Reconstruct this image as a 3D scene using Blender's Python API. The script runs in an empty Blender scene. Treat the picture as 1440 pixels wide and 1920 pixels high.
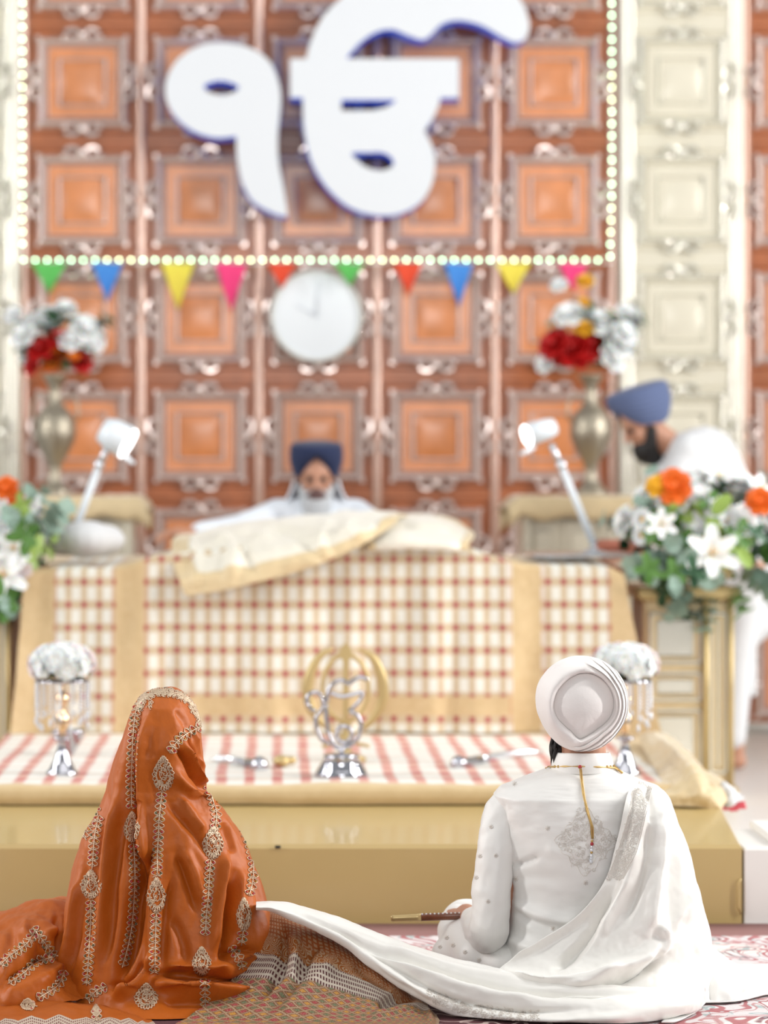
import bpy, math, random
import numpy as np
from mathutils import Vector, Matrix, Euler, noise
from mathutils.bvhtree import BVHTree
from mathutils.geometry import tessellate_polygon
random.seed(7)
S = bpy.context.scene
COL = S.collection
# ------------------------------------------------------------------ camera
F, VX, VY, CAMH = 5100.0, 520.0, 880.0, 1.287
cd = bpy.data.cameras.new('camera'); cam = bpy.data.objects.new('camera', cd); COL.objects.link(cam)
cam.location = (0, 0, CAMH); cam.rotation_euler = (math.pi/2, 0, 0)
cd.sensor_fit = 'HORIZONTAL'; cd.sensor_width = 24.0; cd.lens = 85.0
cd.shift_x = (720-VX)/1440; cd.shift_y = -(960-VY)/1440
cd.clip_end = 100
cd.dof.use_dof = True; cd.dof.focus_distance = 6.47; cd.dof.aperture_fstop = 1.8
S.camera = cam
# ------------------------------------------------------------------ light
w = bpy.data.worlds.new('world'); S.world = w; w.use_nodes = True
bg = w.node_tree.nodes['Background']; bg.inputs[0].default_value = (0.965, 0.99, 1.0, 1); bg.inputs[1].default_value = 0.47
def area(name, loc, rot, sx, sy, power, col=(1, 1, 1)):
    d = bpy.data.lights.new(name, 'AREA'); d.shape = 'RECTANGLE'; d.size = sx; d.size_y = sy; d.energy = power; d.color = col
    o = bpy.data.objects.new(name, d); COL.objects.link(o); o.location = loc; o.rotation_euler = rot; return o
for k, y_ in enumerate((5.6, 9.2)):
    area('window_light_left', (-6.0, y_, 3.8), (0, math.radians(-82), 0), 5.0, .30, 230, (1, 1, .985))
    area('window_light_right', (6.6, y_, 3.8), (0, math.radians(82), 0), 5.0, .30, 430, (1, 1, .985))
area('window_light_front', (0.5, -4.0, 3.6), (math.radians(78), 0, 0), 4.0, 2.0, 250, (1, 1, .99))
area('ceiling_panel_light', (0.6, 6.5, 5.2), (0, 0, 0), 5.0, 4.0, 85, (1, .985, .96))
S.view_settings.view_transform = 'Standard'; S.view_settings.look = 'None'
S.view_settings.exposure = -0.22; S.view_settings.gamma = 1.0; S.view_settings.use_curve_mapping = False
# ------------------------------------------------------------------ helpers
def P(px, py, D): return Vector(((px-VX)*D/F, D, CAMH-(py-VY)*D/F))
def tag(o, label, cat, group=None, kind=None):
    if label: o['label'] = label
    if cat: o['category'] = cat
    if group: o['group'] = group
    if kind: o['kind'] = kind
    return o
def thing(name, label, cat, loc=(0, 0, 0), group=None):
    o = bpy.data.objects.new(name, None); COL.objects.link(o); o.location = loc; o.empty_display_size = .1
    return tag(o, label, cat, group)
class MB:
    """collects geometry in world space; build() links it as one mesh object"""
    def __init__(s): s.v = []; s.f = []; s.m = []; s.uv = None
    def add(s, vs, fs, mi=0):
        b = len(s.v); s.v += [tuple(v) for v in vs]; s.f += [tuple(i+b for i in f) for f in fs]; s.m += [mi]*len(fs); return s
    def box(s, x0, x1, y0, y1, z0, z1, mi=0, M=None):
        vs = [Vector((x, y, z)) for x in (x0, x1) for y in (y0, y1) for z in (z0, z1)]
        if M: vs = [M @ v for v in vs]
        return s.add(vs, [(0, 1, 3, 2), (4, 6, 7, 5), (0, 4, 5, 1), (2, 3, 7, 6), (0, 2, 6, 4), (1, 5, 7, 3)], mi)
    def bevbox(s, x0, x1, y0, y1, z0, z1, b, mi=0):
        # chamfered box: eight corners cut
        import itertools
        bm_v = []; cx, cy, cz = (x0+x1)/2, (y0+y1)/2, (z0+z1)/2
        rings = []
        for (yy, ins) in ((z0, b), (z0+b, 0), (z1-b, 0), (z1, b)):
            ring = []
            X0, X1, Y0, Y1 = x0+ins, x1-ins, y0+ins, y1-ins; c = b
            ring = [(X0+c, Y0, yy), (X1-c, Y0, yy), (X1, Y0+c, yy), (X1, Y1-c, yy), (X1-c, Y1, yy), (X0+c, Y1, yy), (X0, Y1-c, yy), (X0, Y0+c, yy)]
            rings.append(ring)
        vs = [v for r in rings for v in r]; fs = []
        for k in range(3):
            for i in range(8):
                j = (i+1) % 8; fs.append((k*8+i, k*8+j, k*8+8+j, k*8+8+i))
        fs.append(tuple(range(7, -1, -1))); fs.append(tuple(range(24, 32)))
        return s.add(vs, fs, mi)
    def ball(s, c, r, mi=0, nu=14, nv=9, M=None):
        if not hasattr(r, '__len__'): r = (r, r, r)
        vs = []; fs = []
        for j in range(nv+1):
            t = math.pi*j/nv
            for i in range(nu):
                a = 2*math.pi*i/nu
                v = Vector((r[0]*math.sin(t)*math.cos(a), r[1]*math.sin(t)*math.sin(a), r[2]*math.cos(t)))
                if M: v = M @ v
                vs.append(Vector(c)+v)
        for j in range(nv):
            for i in range(nu):
                k = (i+1) % nu; fs.append((j*nu+i, (j+1)*nu+i, (j+1)*nu+k, j*nu+k))
        return s.add(vs, fs, mi)
    def tube(s, pts, rad, n=8, mi=0, closed=False, cap=True, flat=1.0):
        pts = [Vector(p) for p in pts]; N = len(pts)
        if not hasattr(rad, '__len__'): rad = [rad]*N
        vs = []; fs = []; up = None
        for i, p in enumerate(pts):
            a = pts[(i-1) % N] if (closed or i > 0) else p; b = pts[(i+1) % N] if (closed or i < N-1) else p
            t = (b-a); t = t.normalized() if t.length > 1e-9 else Vector((0, 0, 1))
            if up is None:
                up = Vector((0, 1, 0)) if abs(t.y) < .9 else Vector((1, 0, 0))
            x = t.cross(up)
            if x.length < 1e-6: x = t.cross(Vector((1, 0, 0.01)))
            x.normalize(); y = x.cross(t).normalized(); up = y
            for k in range(n):
                A = 2*math.pi*k/n; vs.append(p + x*math.cos(A)*rad[i] + y*math.sin(A)*rad[i]*flat)
        R = N if closed else N-1
        for i in range(R):
            for k in range(n):
                k2 = (k+1) % n; i2 = (i+1) % N
                fs.append((i*n+k, i*n+k2, i2*n+k2, i2*n+k))
        if cap and not closed:
            fs.append(tuple(range(n-1, -1, -1))); fs.append(tuple((N-1)*n+k for k in range(n)))
        return s.add(vs, fs, mi)
    def capsule(s, a, b, ra, rb, n=14):
        a = Vector(a); b = Vector(b); s.ball(a, ra, nu=n, nv=8); s.ball(b, rb, nu=n, nv=8)
        return s.tube([a, b], [ra, rb], n)
    def lathe(s, prof, c, n=24, mi=0, M=None, caps=True):
        vs = []; fs = []
        for (r, z) in prof:
            for k in range(n):
                A = 2*math.pi*k/n; v = Vector((r*math.cos(A), r*math.sin(A), z))
                if M: v = M @ v
                vs.append(Vector(c)+v)
        for j in range(len(prof)-1):
            for k in range(n):
                k2 = (k+1) % n; fs.append((j*n+k, j*n+k2, (j+1)*n+k2, (j+1)*n+k))
        if caps:
            fs.append(tuple(range(n-1, -1, -1))); fs.append(tuple((len(prof)-1)*n+k for k in range(n)))
        return s.add(vs, fs, mi)
    def prism(s, outer, holes, y0, y1, mi=0, side=0):
        """polygon given in x,z extruded along y (front y0)"""
        loops = [[Vector((p[0], p[1], 0)) for p in l] for l in [outer]+holes]
        tris = tessellate_polygon(loops); flat = [p for l in loops for p in l]; n = len(flat)
        vs = [(p.x, y0, p.y) for p in flat]; s.add(vs, [tuple(t) for t in tris], mi)
        s.add([(p.x, y1, p.y) for p in flat], [tuple(t)[::-1] for t in tris], side)
        for l in loops:
            k = len(l); vs = [(p.x, y0, p.y) for p in l]+[(p.x, y1, p.y) for p in l]
            s.add(vs, [(i, (i+1) % k, k+(i+1) % k, k+i) for i in range(k)], side)
        return s
    def grid(s, A, closed=False, uv=False, mi=0):
        nv, nu = A.shape[:2]; base = len(s.v)
        s.v += [tuple(p) for p in A.reshape(-1, 3).tolist()]; R = nu if closed else nu-1; uvs = []
        for j in range(nv-1):
            for i in range(R):
                i2 = (i+1) % nu
                s.f.append((base+j*nu+i, base+j*nu+i2, base+(j+1)*nu+i2, base+(j+1)*nu+i)); s.m.append(mi)
        if uv:
            s.uv = [(i/(nu-1), j/(nv-1)) for j in range(nv) for i in range(nu)]
        return s
    def build(s, name, mats, parent=None, smooth=True, sharp=None):
        me = bpy.data.meshes.new(name); me.from_pydata(s.v, [], s.f)
        if not isinstance(mats, (list, tuple)): mats = [mats]
        for m in mats: me.materials.append(m)
        me.polygons.foreach_set('material_index', s.m)
        me.polygons.foreach_set('use_smooth', [smooth]*len(s.f))
        if s.uv and len(s.uv) == len(s.v):
            ul = me.uv_layers.new(name='uv')
            for l in me.loops: ul.data[l.index].uv = s.uv[l.vertex_index]
        me.validate(); me.update()
        if sharp is not None and smooth: me.set_sharp_from_angle(angle=math.radians(sharp))
        o = bpy.data.objects.new(name, me); COL.objects.link(o)
        if parent is not None:
            o.parent = parent; o.matrix_parent_inverse = Matrix.Translation(-wloc(parent))
        return o
def wloc(o):
    v = Vector((0, 0, 0))
    if o.type == 'EMPTY': v = Vector(o.location)
    return v
def apply_mods(o):
    dg = bpy.context.evaluated_depsgraph_get(); dg.update()
    e = o.evaluated_get(dg); me = bpy.data.meshes.new_from_object(e)
    o.modifiers.clear(); me.name = o.name; o.data = me
    me.polygons.foreach_set('use_smooth', [True]*len(me.polygons)); return o
def remesh(o, vox=.006, it=4, fac=.6):
    m = o.modifiers.new('r', 'REMESH'); m.mode = 'VOXEL'; m.voxel_size = vox; m.use_smooth_shade = True
    sm = o.modifiers.new('s', 'SMOOTH'); sm.iterations = it; sm.factor = fac
    return apply_mods(o)
def solidify(o, t, off=-1):
    m = o.modifiers.new('t', 'SOLIDIFY'); m.thickness = t; m.offset = off; return o
# numpy spline surfaces
def cr(A, n, axis=0, closed=False):
    A = np.moveaxis(np.asarray(A, float), axis, 0); m = len(A)
    t = np.linspace(0, m if closed else m-1, n, endpoint=not closed); i = np.floor(t).astype(int)
    if not closed: i = np.clip(i, 0, m-2)
    f = (t-i).reshape((-1,)+(1,)*(A.ndim-1))
    if closed: g = lambda k: A[(i+k) % m]
    else:
        E = np.concatenate([[2*A[0]-A[1]], A, [2*A[-1]-A[-2]]]); g = lambda k: E[i+k+1]
    p0, p1, p2, p3 = g(-1), g(0), g(1), g(2)
    R = .5*((2*p1)+(-p0+p2)*f+(2*p0-5*p1+4*p2-p3)*f**2+(-p0+3*p1-3*p2+p3)*f**3)
    return np.moveaxis(R, 0, axis)
def surf(rows, nv, nu):
    A = np.array([[tuple(P(*p)) for p in r] for r in rows]); return cr(cr(A, nv, 0), nu, 1)
def normals(A, closed=False):
    if closed:
        B = np.concatenate([A[:, -1:], A, A[:, :1]], 1); du = (B[:, 2:]-B[:, :-2])
    else: du = np.gradient(A, axis=1)
    dv = np.gradient(A, axis=0); n = np.cross(du, dv); L = np.linalg.norm(n, axis=-1, keepdims=True); L[L < 1e-12] = 1
    return n/L
def proj(A):
    return VX+F*A[..., 0]/A[..., 1], VY+F*(CAMH-A[..., 2])/A[..., 1]
def folds(A, fl, closed=False, facing=True):
    """push the surface along its normal near traced crease lines: (points, amp, width_left, width_right)"""
    n = normals(A, closed); tocam = np.array([0, 0, CAMH])-A; tocam /= np.linalg.norm(tocam, axis=-1, keepdims=True)
    d = (n*tocam).sum(-1); sg = np.where(d.mean() >= 0, 1, -1)
    if not closed: n = n*sg; d = d*sg
    else: n = n*sg if abs(d.mean()) > .05 else n
    c = (n*tocam).sum(-1)
    mask = np.clip(c*2.5, 0, 1) if facing else 1.0
    px, py = proj(A); D = np.zeros(px.shape)
    for f in fl:
        pts, amp, wl = f[0], f[1], f[2]; wr = f[3] if len(f) > 3 else wl
        q = cr(np.array(pts, float), len(pts)*5)
        best = np.full(px.shape, 1e9); sd = np.zeros(px.shape); tt = np.zeros(px.shape); L = len(q)-1
        for k in range(L):
            a, b = q[k], q[k+1]; e = b-a; l2 = (e**2).sum()+1e-9
            t = np.clip(((px-a[0])*e[0]+(py-a[1])*e[1])/l2, 0, 1)
            dx = px-a[0]-t*e[0]; dy = py-a[1]-t*e[1]; dd = dx*dx+dy*dy; m = dd < best
            best = np.where(m, dd, best); cs = e[0]*(py-a[1])-e[1]*(px-a[0]); sd = np.where(m, cs, sd); tt = np.where(m, (k+t)/L, tt)
        W = np.where(sd > 0, wl, wr)
        tap = np.clip(np.minimum(tt, 1-tt)*5, 0, 1); tap = .15+.85*tap*tap*(3-2*tap)
        D += amp*np.exp(-best/(W*W))*tap
    return A + n*(D*mask)[..., None]
def wrinkle(A, amp, sc, closed=False, seed=0, stretch=(1, 1, 1)):
    n = normals(A, closed); sh = A.shape[:2]; out = np.empty(sh)
    for j in range(sh[0]):
        for i in range(sh[1]):
            p = A[j, i]; out[j, i] = noise.fractal(Vector((p[0]*sc*stretch[0]+seed, p[1]*sc*stretch[1], p[2]*sc*stretch[2])), .8, 2.0, 3)
    return A+n*(out*amp)[..., None]
# ------------------------------------------------------------------ materials
def mat(name, col, rough=.5, metal=0, coat=0, sheen=0, emis=None, estr=0, trans=0, alpha=None, bump=None, var=None, subs=0, ior=None, spec=.5, coatr=.08):
    m = bpy.data.materials.new(name); m.use_nodes = True; nt = m.node_tree; b = nt.nodes['Principled BSDF']
    b.inputs['Base Color'].default_value = (*col, 1); b.inputs['Roughness'].default_value = rough; b.inputs['Metallic'].default_value = metal
    b.inputs['Specular IOR Level'].default_value = spec
    b.inputs['Coat Weight'].default_value = coat; b.inputs['Coat Roughness'].default_value = coatr
    if sheen: b.inputs['Sheen Weight'].default_value = sheen; b.inputs['Sheen Roughness'].default_value = .4
    if emis: b.inputs['Emission Color'].default_value = (*emis, 1); b.inputs['Emission Strength'].default_value = estr
    if trans: b.inputs['Transmission Weight'].default_value = trans
    if ior: b.inputs['IOR'].default_value = ior
    if subs: b.inputs['Subsurface Weight'].default_value = subs; b.inputs['Subsurface Radius'].default_value = (.02, .012, .008); b.inputs['Subsurface Scale'].default_value = .5
    tc = nt.nodes.new('ShaderNodeTexCoord')
    if var:   # (scale, amount)
        nz = nt.nodes.new('ShaderNodeTexNoise'); nz.inputs['Scale'].default_value = var[0]; nz.inputs['Detail'].default_value = 4
        nt.links.new(tc.outputs['Object'], nz.inputs['Vector'])
        mx = nt.nodes.new('ShaderNodeMixRGB'); mx.blend_type = 'MIX'
        mx.inputs[1].default_value = (*[c*(1-var[1]) for c in col], 1); mx.inputs[2].default_value = (*[min(1, c*(1+var[1])) for c in col], 1)
        nt.links.new(nz.outputs['Fac'], mx.inputs[0]); nt.links.new(mx.outputs[0], b.inputs['Base Color'])
    if bump:  # (scale, strength, distance)
        nz = nt.nodes.new('ShaderNodeTexNoise'); nz.inputs['Scale'].default_value = bump[0]; nz.inputs['Detail'].default_value = 3
        nt.links.new(tc.outputs['Object'], nz.inputs['Vector'])
        bp = nt.nodes.new('ShaderNodeBump'); bp.inputs['Strength'].default_value = bump[1]; bp.inputs['Distance'].default_value = bump[2]
        nt.links.new(nz.outputs['Fac'], bp.inputs['Height']); nt.links.new(bp.outputs[0], b.inputs['Normal'])
    return m
class NT:
    """tiny node maths helper"""
    def __init__(s, m): s.nt = m.node_tree; s.b = s.nt.nodes['Principled BSDF']
    def val(s, x): return x
    def m(s, op, a, b=0.0, c=None):
        n = s.nt.nodes.new('ShaderNodeMath'); n.operation = op
        for k, x in enumerate((a, b) if c is None else (a, b, c)):
            if isinstance(x, (int, float)): n.inputs[k].default_value = x
            else: s.nt.links.new(x, n.inputs[k])
        return n.outputs[0]
    def mix(s, f, a, b):
        n = s.nt.nodes.new('ShaderNodeMixRGB')
        for k, x in enumerate((f, a, b)):
            if isinstance(x, (int, float)): n.inputs[k].default_value = x
            elif isinstance(x, tuple): n.inputs[k].default_value = (*x, 1)
            else: s.nt.links.new(x, n.inputs[k])
        return n.outputs[0]
    def co(s, kind='Object'):
        t = s.nt.nodes.new('ShaderNodeTexCoord'); sp = s.nt.nodes.new('ShaderNodeSeparateXYZ'); s.nt.links.new(t.outputs[kind], sp.inputs[0])
        return t.outputs[kind], sp.outputs
    def noise(s, vec, sc, det=2, dist=0):
        n = s.nt.nodes.new('ShaderNodeTexNoise'); n.inputs['Scale'].default_value = sc; n.inputs['Detail'].default_value = det; n.inputs['Distortion'].default_value = dist
        if vec is not None: s.nt.links.new(vec, n.inputs['Vector'])
        return n.outputs['Fac']
    def near(s, x, c, w, soft=.004):   # 1 where |x-c|<w
        return s.m('SUBTRACT', 1.0, s.step(s.m('ABSOLUTE', s.m('SUBTRACT', x, c)), w, soft))
    def step(s, x, e, soft=.004):
        n = s.nt.nodes.new('ShaderNodeMapRange'); n.interpolation_type = 'SMOOTHSTEP'
        s.nt.links.new(x, n.inputs[0]); n.inputs[1].default_value = e-soft; n.inputs[2].default_value = e+soft; return n.outputs[0]
    def cell(s, x, period, off=0.0):   # distance from nearest lattice line, in units of x
        f = s.m('FRACT', s.m('ADD', s.m('DIVIDE', s.m('SUBTRACT', x, off), period), 0.5)); return s.m('MULTIPLY', s.m('ABSOLUTE', s.m('SUBTRACT', f, 0.5)), period)
    def col(s, c): s.nt.links.new(c, s.b.inputs['Base Color'])
M = {}
M['wood'] = mat('dark_varnished_wood', (.36, .105, .032), .35, coat=.5, coatr=.15, var=(14, .35))
M['wood_field'] = mat('orange_varnished_wood', (.62, .22, .075), .30, coat=1.0, coatr=.22, var=(9, .3))
M['wood_mould'] = mat('moulding_wood_pale_sheen', (.74, .61, .56), .15, metal=.5, coat=1.0)  # grey-pink base: glossy reflection of white surroundings put into the wood colour
M['wood_seam'] = mat('seam_wood', (.56, .36, .28), .16, metal=.4, coat=1)
M['pil'] = mat('cream_gold_paint', (.66, .61, .49), .35, metal=.1, coat=.3, var=(6, .08))
M['pil_mould'] = mat('gilded_moulding', (.82, .79, .69), .14, metal=.5, coat=1.0)
M['white_sign'] = mat('white_acrylic', (.70, .72, .75), .45)
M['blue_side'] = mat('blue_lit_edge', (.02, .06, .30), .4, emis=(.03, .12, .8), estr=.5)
M['gold_paint'] = mat('gold_gloss_paint', (.50, .36, .145), .42, coat=.3, var=(3, .05))
M['gold_cloth'] = mat('gold_brocade_cloth', (.60, .43, .22), .55, sheen=.4, bump=(60, .25, .01), var=(30, .12))
M['gold_cloth_light'] = mat('pale_gold_cloth', (.68, .53, .31), .5, sheen=.5, bump=(50, .25, .01), var=(20, .12))
M['cream_cloth'] = mat('cream_satin', (.80, .75, .64), .45, sheen=.4, bump=(25, .3, .01), var=(8, .06))
M['white_cloth'] = mat('white_cotton', (.70, .70, .71), .8, sheen=.2, bump=(30, .2, .01))
M['bluewhite_cloth'] = mat('cool_white_cotton', (.76, .80, .86), .85, bump=(30, .2, .01))
M['ivory'] = mat('ivory_silk', (.83, .815, .785), .42, sheen=.35, bump=(260, .06, .002))
M['ivory_shawl'] = mat('ivory_satin', (.83, .81, .765), .36, sheen=.5, bump=(9, .22, .03))
M['turban_w'] = mat('ivory_turban_voile', (.85, .80, .775), .75, sheen=.3, bump=(220, .12, .003))
M['turban_navy'] = mat('navy_turban', (.012, .022, .075), .8, sheen=.15, bump=(90, .2, .004))
M['turban_blue'] = mat('slate_blue_turban', (.095, .125, .24), .8, sheen=.15, bump=(90, .2, .004))
M['skin'] = mat('skin', (.50, .25, .16), .5, subs=.08, bump=(200, .1, .001))
M['hair'] = mat('black_hair', (.012, .010, .010), .6, bump=(180, .6, .004))
M['beard_grey'] = mat('white_beard', (.52, .54, .56), .8, bump=(160, .5, .004))
M['beard_mous'] = mat('dark_moustache', (.16, .09, .085), .8, bump=(160, .5, .004))
M['orange'] = mat('burnt_orange_satin', (.44, .098, .007), .46, sheen=.02, spec=.3, bump=(38, .3, .006), var=(5, .12))
M['zari'] = mat('antique_gold_thread', (.66, .50, .35), .38, metal=.45)
M['zari_w'] = mat('ivory_thread', (.60, .52, .42), .5, metal=.25)
M['bead_red'] = mat('red_bead', (.42, .03, .04), .35)
M['bead_green'] = mat('green_bead', (.12, .13, .06), .35)
M['bead_gold'] = mat('mustard_bead', (.5, .25, .04), .3, metal=.3)
M['cord'] = mat('gold_cord', (.58, .38, .14), .35, metal=.6)
M['silver'] = mat('polished_chrome', (.55, .55, .60), .10, metal=1)
M['silver_rough'] = mat('brushed_silver', (.74, .76, .80), .25, metal=.9)
M['pewter'] = mat('engraved_pewter', (.40, .35, .27), .3, metal=.8, bump=(70, .5, .01))
M['brass'] = mat('satin_brass', (.60, .45, .21), .34, metal=.5)
M['champagne'] = mat('champagne_gold_metal', (.85, .62, .40), .1, metal=1)
M['lamp_white'] = mat('white_lamp_enamel', (.74, .79, .84), .3, coat=.5)
M['lamp_lit'] = mat('lit_lamp_lens', (1, 1, 1), .4, emis=(1, 1, 1), estr=4)
M['crystal'] = mat('crystal_bead', (.74, .76, .80), .06, metal=.3, coat=1)
M['clockface'] = mat('clock_face', (.78, .81, .84), .35)
M['clockrim'] = mat('clock_rim', (.72, .72, .66), .3)
M['clockink'] = mat('clock_hand_grey', (.68, .71, .76), .5)
M['bulb'] = mat('green_white_led', (.7, .9, .7), .4, emis=(.55, 1.0, .66), estr=14)
M['bulb2'] = mat('warm_green_led', (.8, .9, .6), .4, emis=(.80, 1.0, .60), estr=13)
M['wire'] = mat('clear_cable', (.45, .5, .42), .4)
for n, c in dict(green=(.10, .42, .09), blue=(.05, .22, .62), yellow=(.72, .58, .07), pink=(.75, .04, .18), red=(.68, .06, .02)).items():
    M['flag_'+n] = mat(n+'_felt', c, .8)
M['petal_white'] = mat('white_petal', (.90, .90, .89), .7, subs=.6)
M['petal_pink'] = mat('blush_petal', (.88, .77, .76), .7, subs=.6)
M['petal_red'] = mat('red_petal', (.52, .008, .008), .5)
M['petal_orange'] = mat('orange_petal', (.80, .16, .015), .5)
M['petal_yellow'] = mat('yellow_petal', (.85, .48, .03), .5)
M['leaf'] = mat('fresh_green_leaf', (.085, .20, .035), .45, var=(20, .4))
M['leaf_dark'] = mat('dark_green_leaf', (.035, .10, .045), .4, var=(20, .4))
M['leaf_euc'] = mat('eucalyptus_leaf', (.27, .38, .31), .55, var=(20, .2))
M['leaf_lime'] = mat('lime_leaf', (.26, .38, .07), .45)
M['wood_sheath'] = mat('brown_sheath_wood', (.20, .07, .035), .35, coat=.3, var=(60, .4))
M['marble'] = mat('white_marble', (.86, .83, .80), .35, var=(2, .04))
M['white_paint'] = mat('white_cloth_step', (.80, .77, .73), .6, var=(3, .03))
M['dark_void'] = mat('dark_gap', (.12, .05, .02), .6)
# gingham drape: gold bands, tan grid, white cells, red dots. Object coordinates = world metres
def drape_material():
    m = mat('check_drape', (.7, .6, .4), .6, sheen=.3); t = NT(m); v, (x, y, z) = t.co()
    nz = t.noise(v, 6, 2); x = t.m('ADD', x, t.m('MULTIPLY', t.m('SUBTRACT', nz, .5), .004))
    dx = t.cell(x, .0583, (272-VX)*10.3/F+.006); dz = t.cell(z, .0855, CAMH-(1090-VY)*10.3/F)
    gx = t.m('SUBTRACT', 1.0, t.step(dx, .0115, .0035)); gz = t.m('SUBTRACT', 1.0, t.step(dz, .017, .005))
    grid = t.m('MAXIMUM', gx, gz)
    c = t.mix(grid, (.78, .77, .70), (.58, .45, .29))
    fx = t.m('SUBTRACT', 1.0, t.step(t.cell(x, .0146, .0), .0022, .001)); c = t.mix(t.m('MULTIPLY', fx, .35), c, (.62, .50, .34))
    dot = t.m('MULTIPLY', t.m('SUBTRACT', 1.0, t.step(dx, .0105, .003)), t.m('SUBTRACT', 1.0, t.step(dz, .0115, .003)))
    c = t.mix(t.m('MULTIPLY', dot, .95), c, (.36, .04, .05))
    # gold vertical and horizontal bands
    def X(px): return (px-VX)*10.3/F
    band = None
    for a, b in ((-200, 104), (218, 272), (957, 1012), (1141, 1500)):
        k = t.near(x, (X(a)+X(b))/2, (X(b)-X(a))/2, .003); band = k if band is None else t.m('MAXIMUM', band, k)
    Z = lambda py: CAMH-(py-VY)*10.3/F
    hb = t.near(z, (Z(1302)+Z(1337))/2, (Z(1302)-Z(1337))/2, .003)
    inn = t.near(x, (X(272)+X(957))/2, (X(957)-X(272))/2+.003, .003)
    band = t.m('MAXIMUM', band, t.m('MULTIPLY', hb, inn))
    hb2 = t.near(z, Z(1376), .010, .002); band = t.m('MAXIMUM', band, hb2)
    # narrow red line beside the bands
    c = t.mix(band, c, t.mix(t.noise(v, 45, 4), (.55, .385, .19), (.68, .51, .29)))
    for px in (108, 214, 276, 953, 1016, 1137):
        c = t.mix(t.m('MULTIPLY', t.near(x, X(px), .004, .003), .35), c, (.5, .12, .07))
    t.col(c); return m
M['drape'] = drape_material()
def floorcloth_material():
    m = mat('striped_floor_cloth', (.8, .7, .6), .7, sheen=.2); t = NT(m); v, (x, y, z) = t.co()
    x = t.m('ADD', x, t.m('MULTIPLY', t.m('SUBTRACT', t.noise(v, 3, 2), .5), .02))
    dx = t.cell(x, .0915, .0); dy = t.cell(y, .17, .05)
    sx = t.m('SUBTRACT', 1.0, t.step(dx, .017, .006)); sy = t.m('SUBTRACT', 1.0, t.step(dy, .035, .012))
    c = t.mix(t.m('MULTIPLY', sy, .45), (.80, .775, .72), (.66, .50, .36))
    red = t.mix(sy, (.66, .33, .24), (.52, .09, .08)); c = t.mix(sx, c, red)
    X0 = (0-VX)*8.57/F-.08; X1 = (1262-VX)*8.57/F; edge = t.step(x, X1, .006)
    front = t.m('SUBTRACT', 1.0, t.step(y, 8.60, .004)); back = t.step(y, 10.15, .01); left = t.m('SUBTRACT', 1.0, t.step(x, -1.02, .01))
    e = t.m('MAXIMUM', t.m('MAXIMUM', edge, front), t.m('MAXIMUM', back, left))
    c = t.mix(e, c, t.mix(t.noise(v, 30, 4), (.58, .42, .22), (.68, .52, .30))); t.col(c); return m
M['floorcloth'] = floorcloth_material()
def carpet_material():
    m = mat('floral_carpet', (.8, .7, .7), .95); t = NT(m); v, (x, y, z) = t.co()
    n1 = t.noise(v, 5.5, 1.5, 1.2); n2 = t.noise(v, 11, 1, .8); n3 = t.noise(v, 3.2, 1)
    c = t.mix(t.step(n3, .50, .06), (.80, .74, .70), (.72, .66, .66))
    def line(n, a, w): return t.m('SUBTRACT', 1.0, t.step(t.m('ABSOLUTE', t.m('SUBTRACT', n, a)), w, .008))
    c = t.mix(t.m('MULTIPLY', line(n2, .58, .022), .7), c, (.26, .40, .40))
    c = t.mix(t.m('MULTIPLY', line(n1, .47, .024), .9), c, (.42, .11, .12))
    c = t.mix(t.m('MULTIPLY', line(n1, .56, .014), .8), c, (.50, .20, .20))
    c = t.mix(t.m('MULTIPLY', line(n1, .40, .013), .9), c, (.20, .05, .07))
    b1 = t.step(y, 7.47, .01); c = t.mix(b1, c, (.30, .15, .14))
    # dark bordered field under the couple
    fld = t.near(x, .15, .62, .02); near = t.m('SUBTRACT', 1.0, t.step(y, 6.62, .02)); k = t.m('MULTIPLY', fld, near)
    dk = t.mix(line(n2, .5, .03), (.10, .03, .035), (.55, .42, .38)); c = t.mix(k, c, dk)
    t.col(c)
    bp = t.nt.nodes.new('ShaderNodeBump'); bp.inputs['Strength'].default_value = .5; bp.inputs['Distance'].default_value = .004
    t.nt.links.new(t.noise(v, 400, 2), bp.inputs['Height']); t.nt.links.new(bp.outputs[0], t.b.inputs['Normal']); return m
M['carpet'] = carpet_material()
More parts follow.
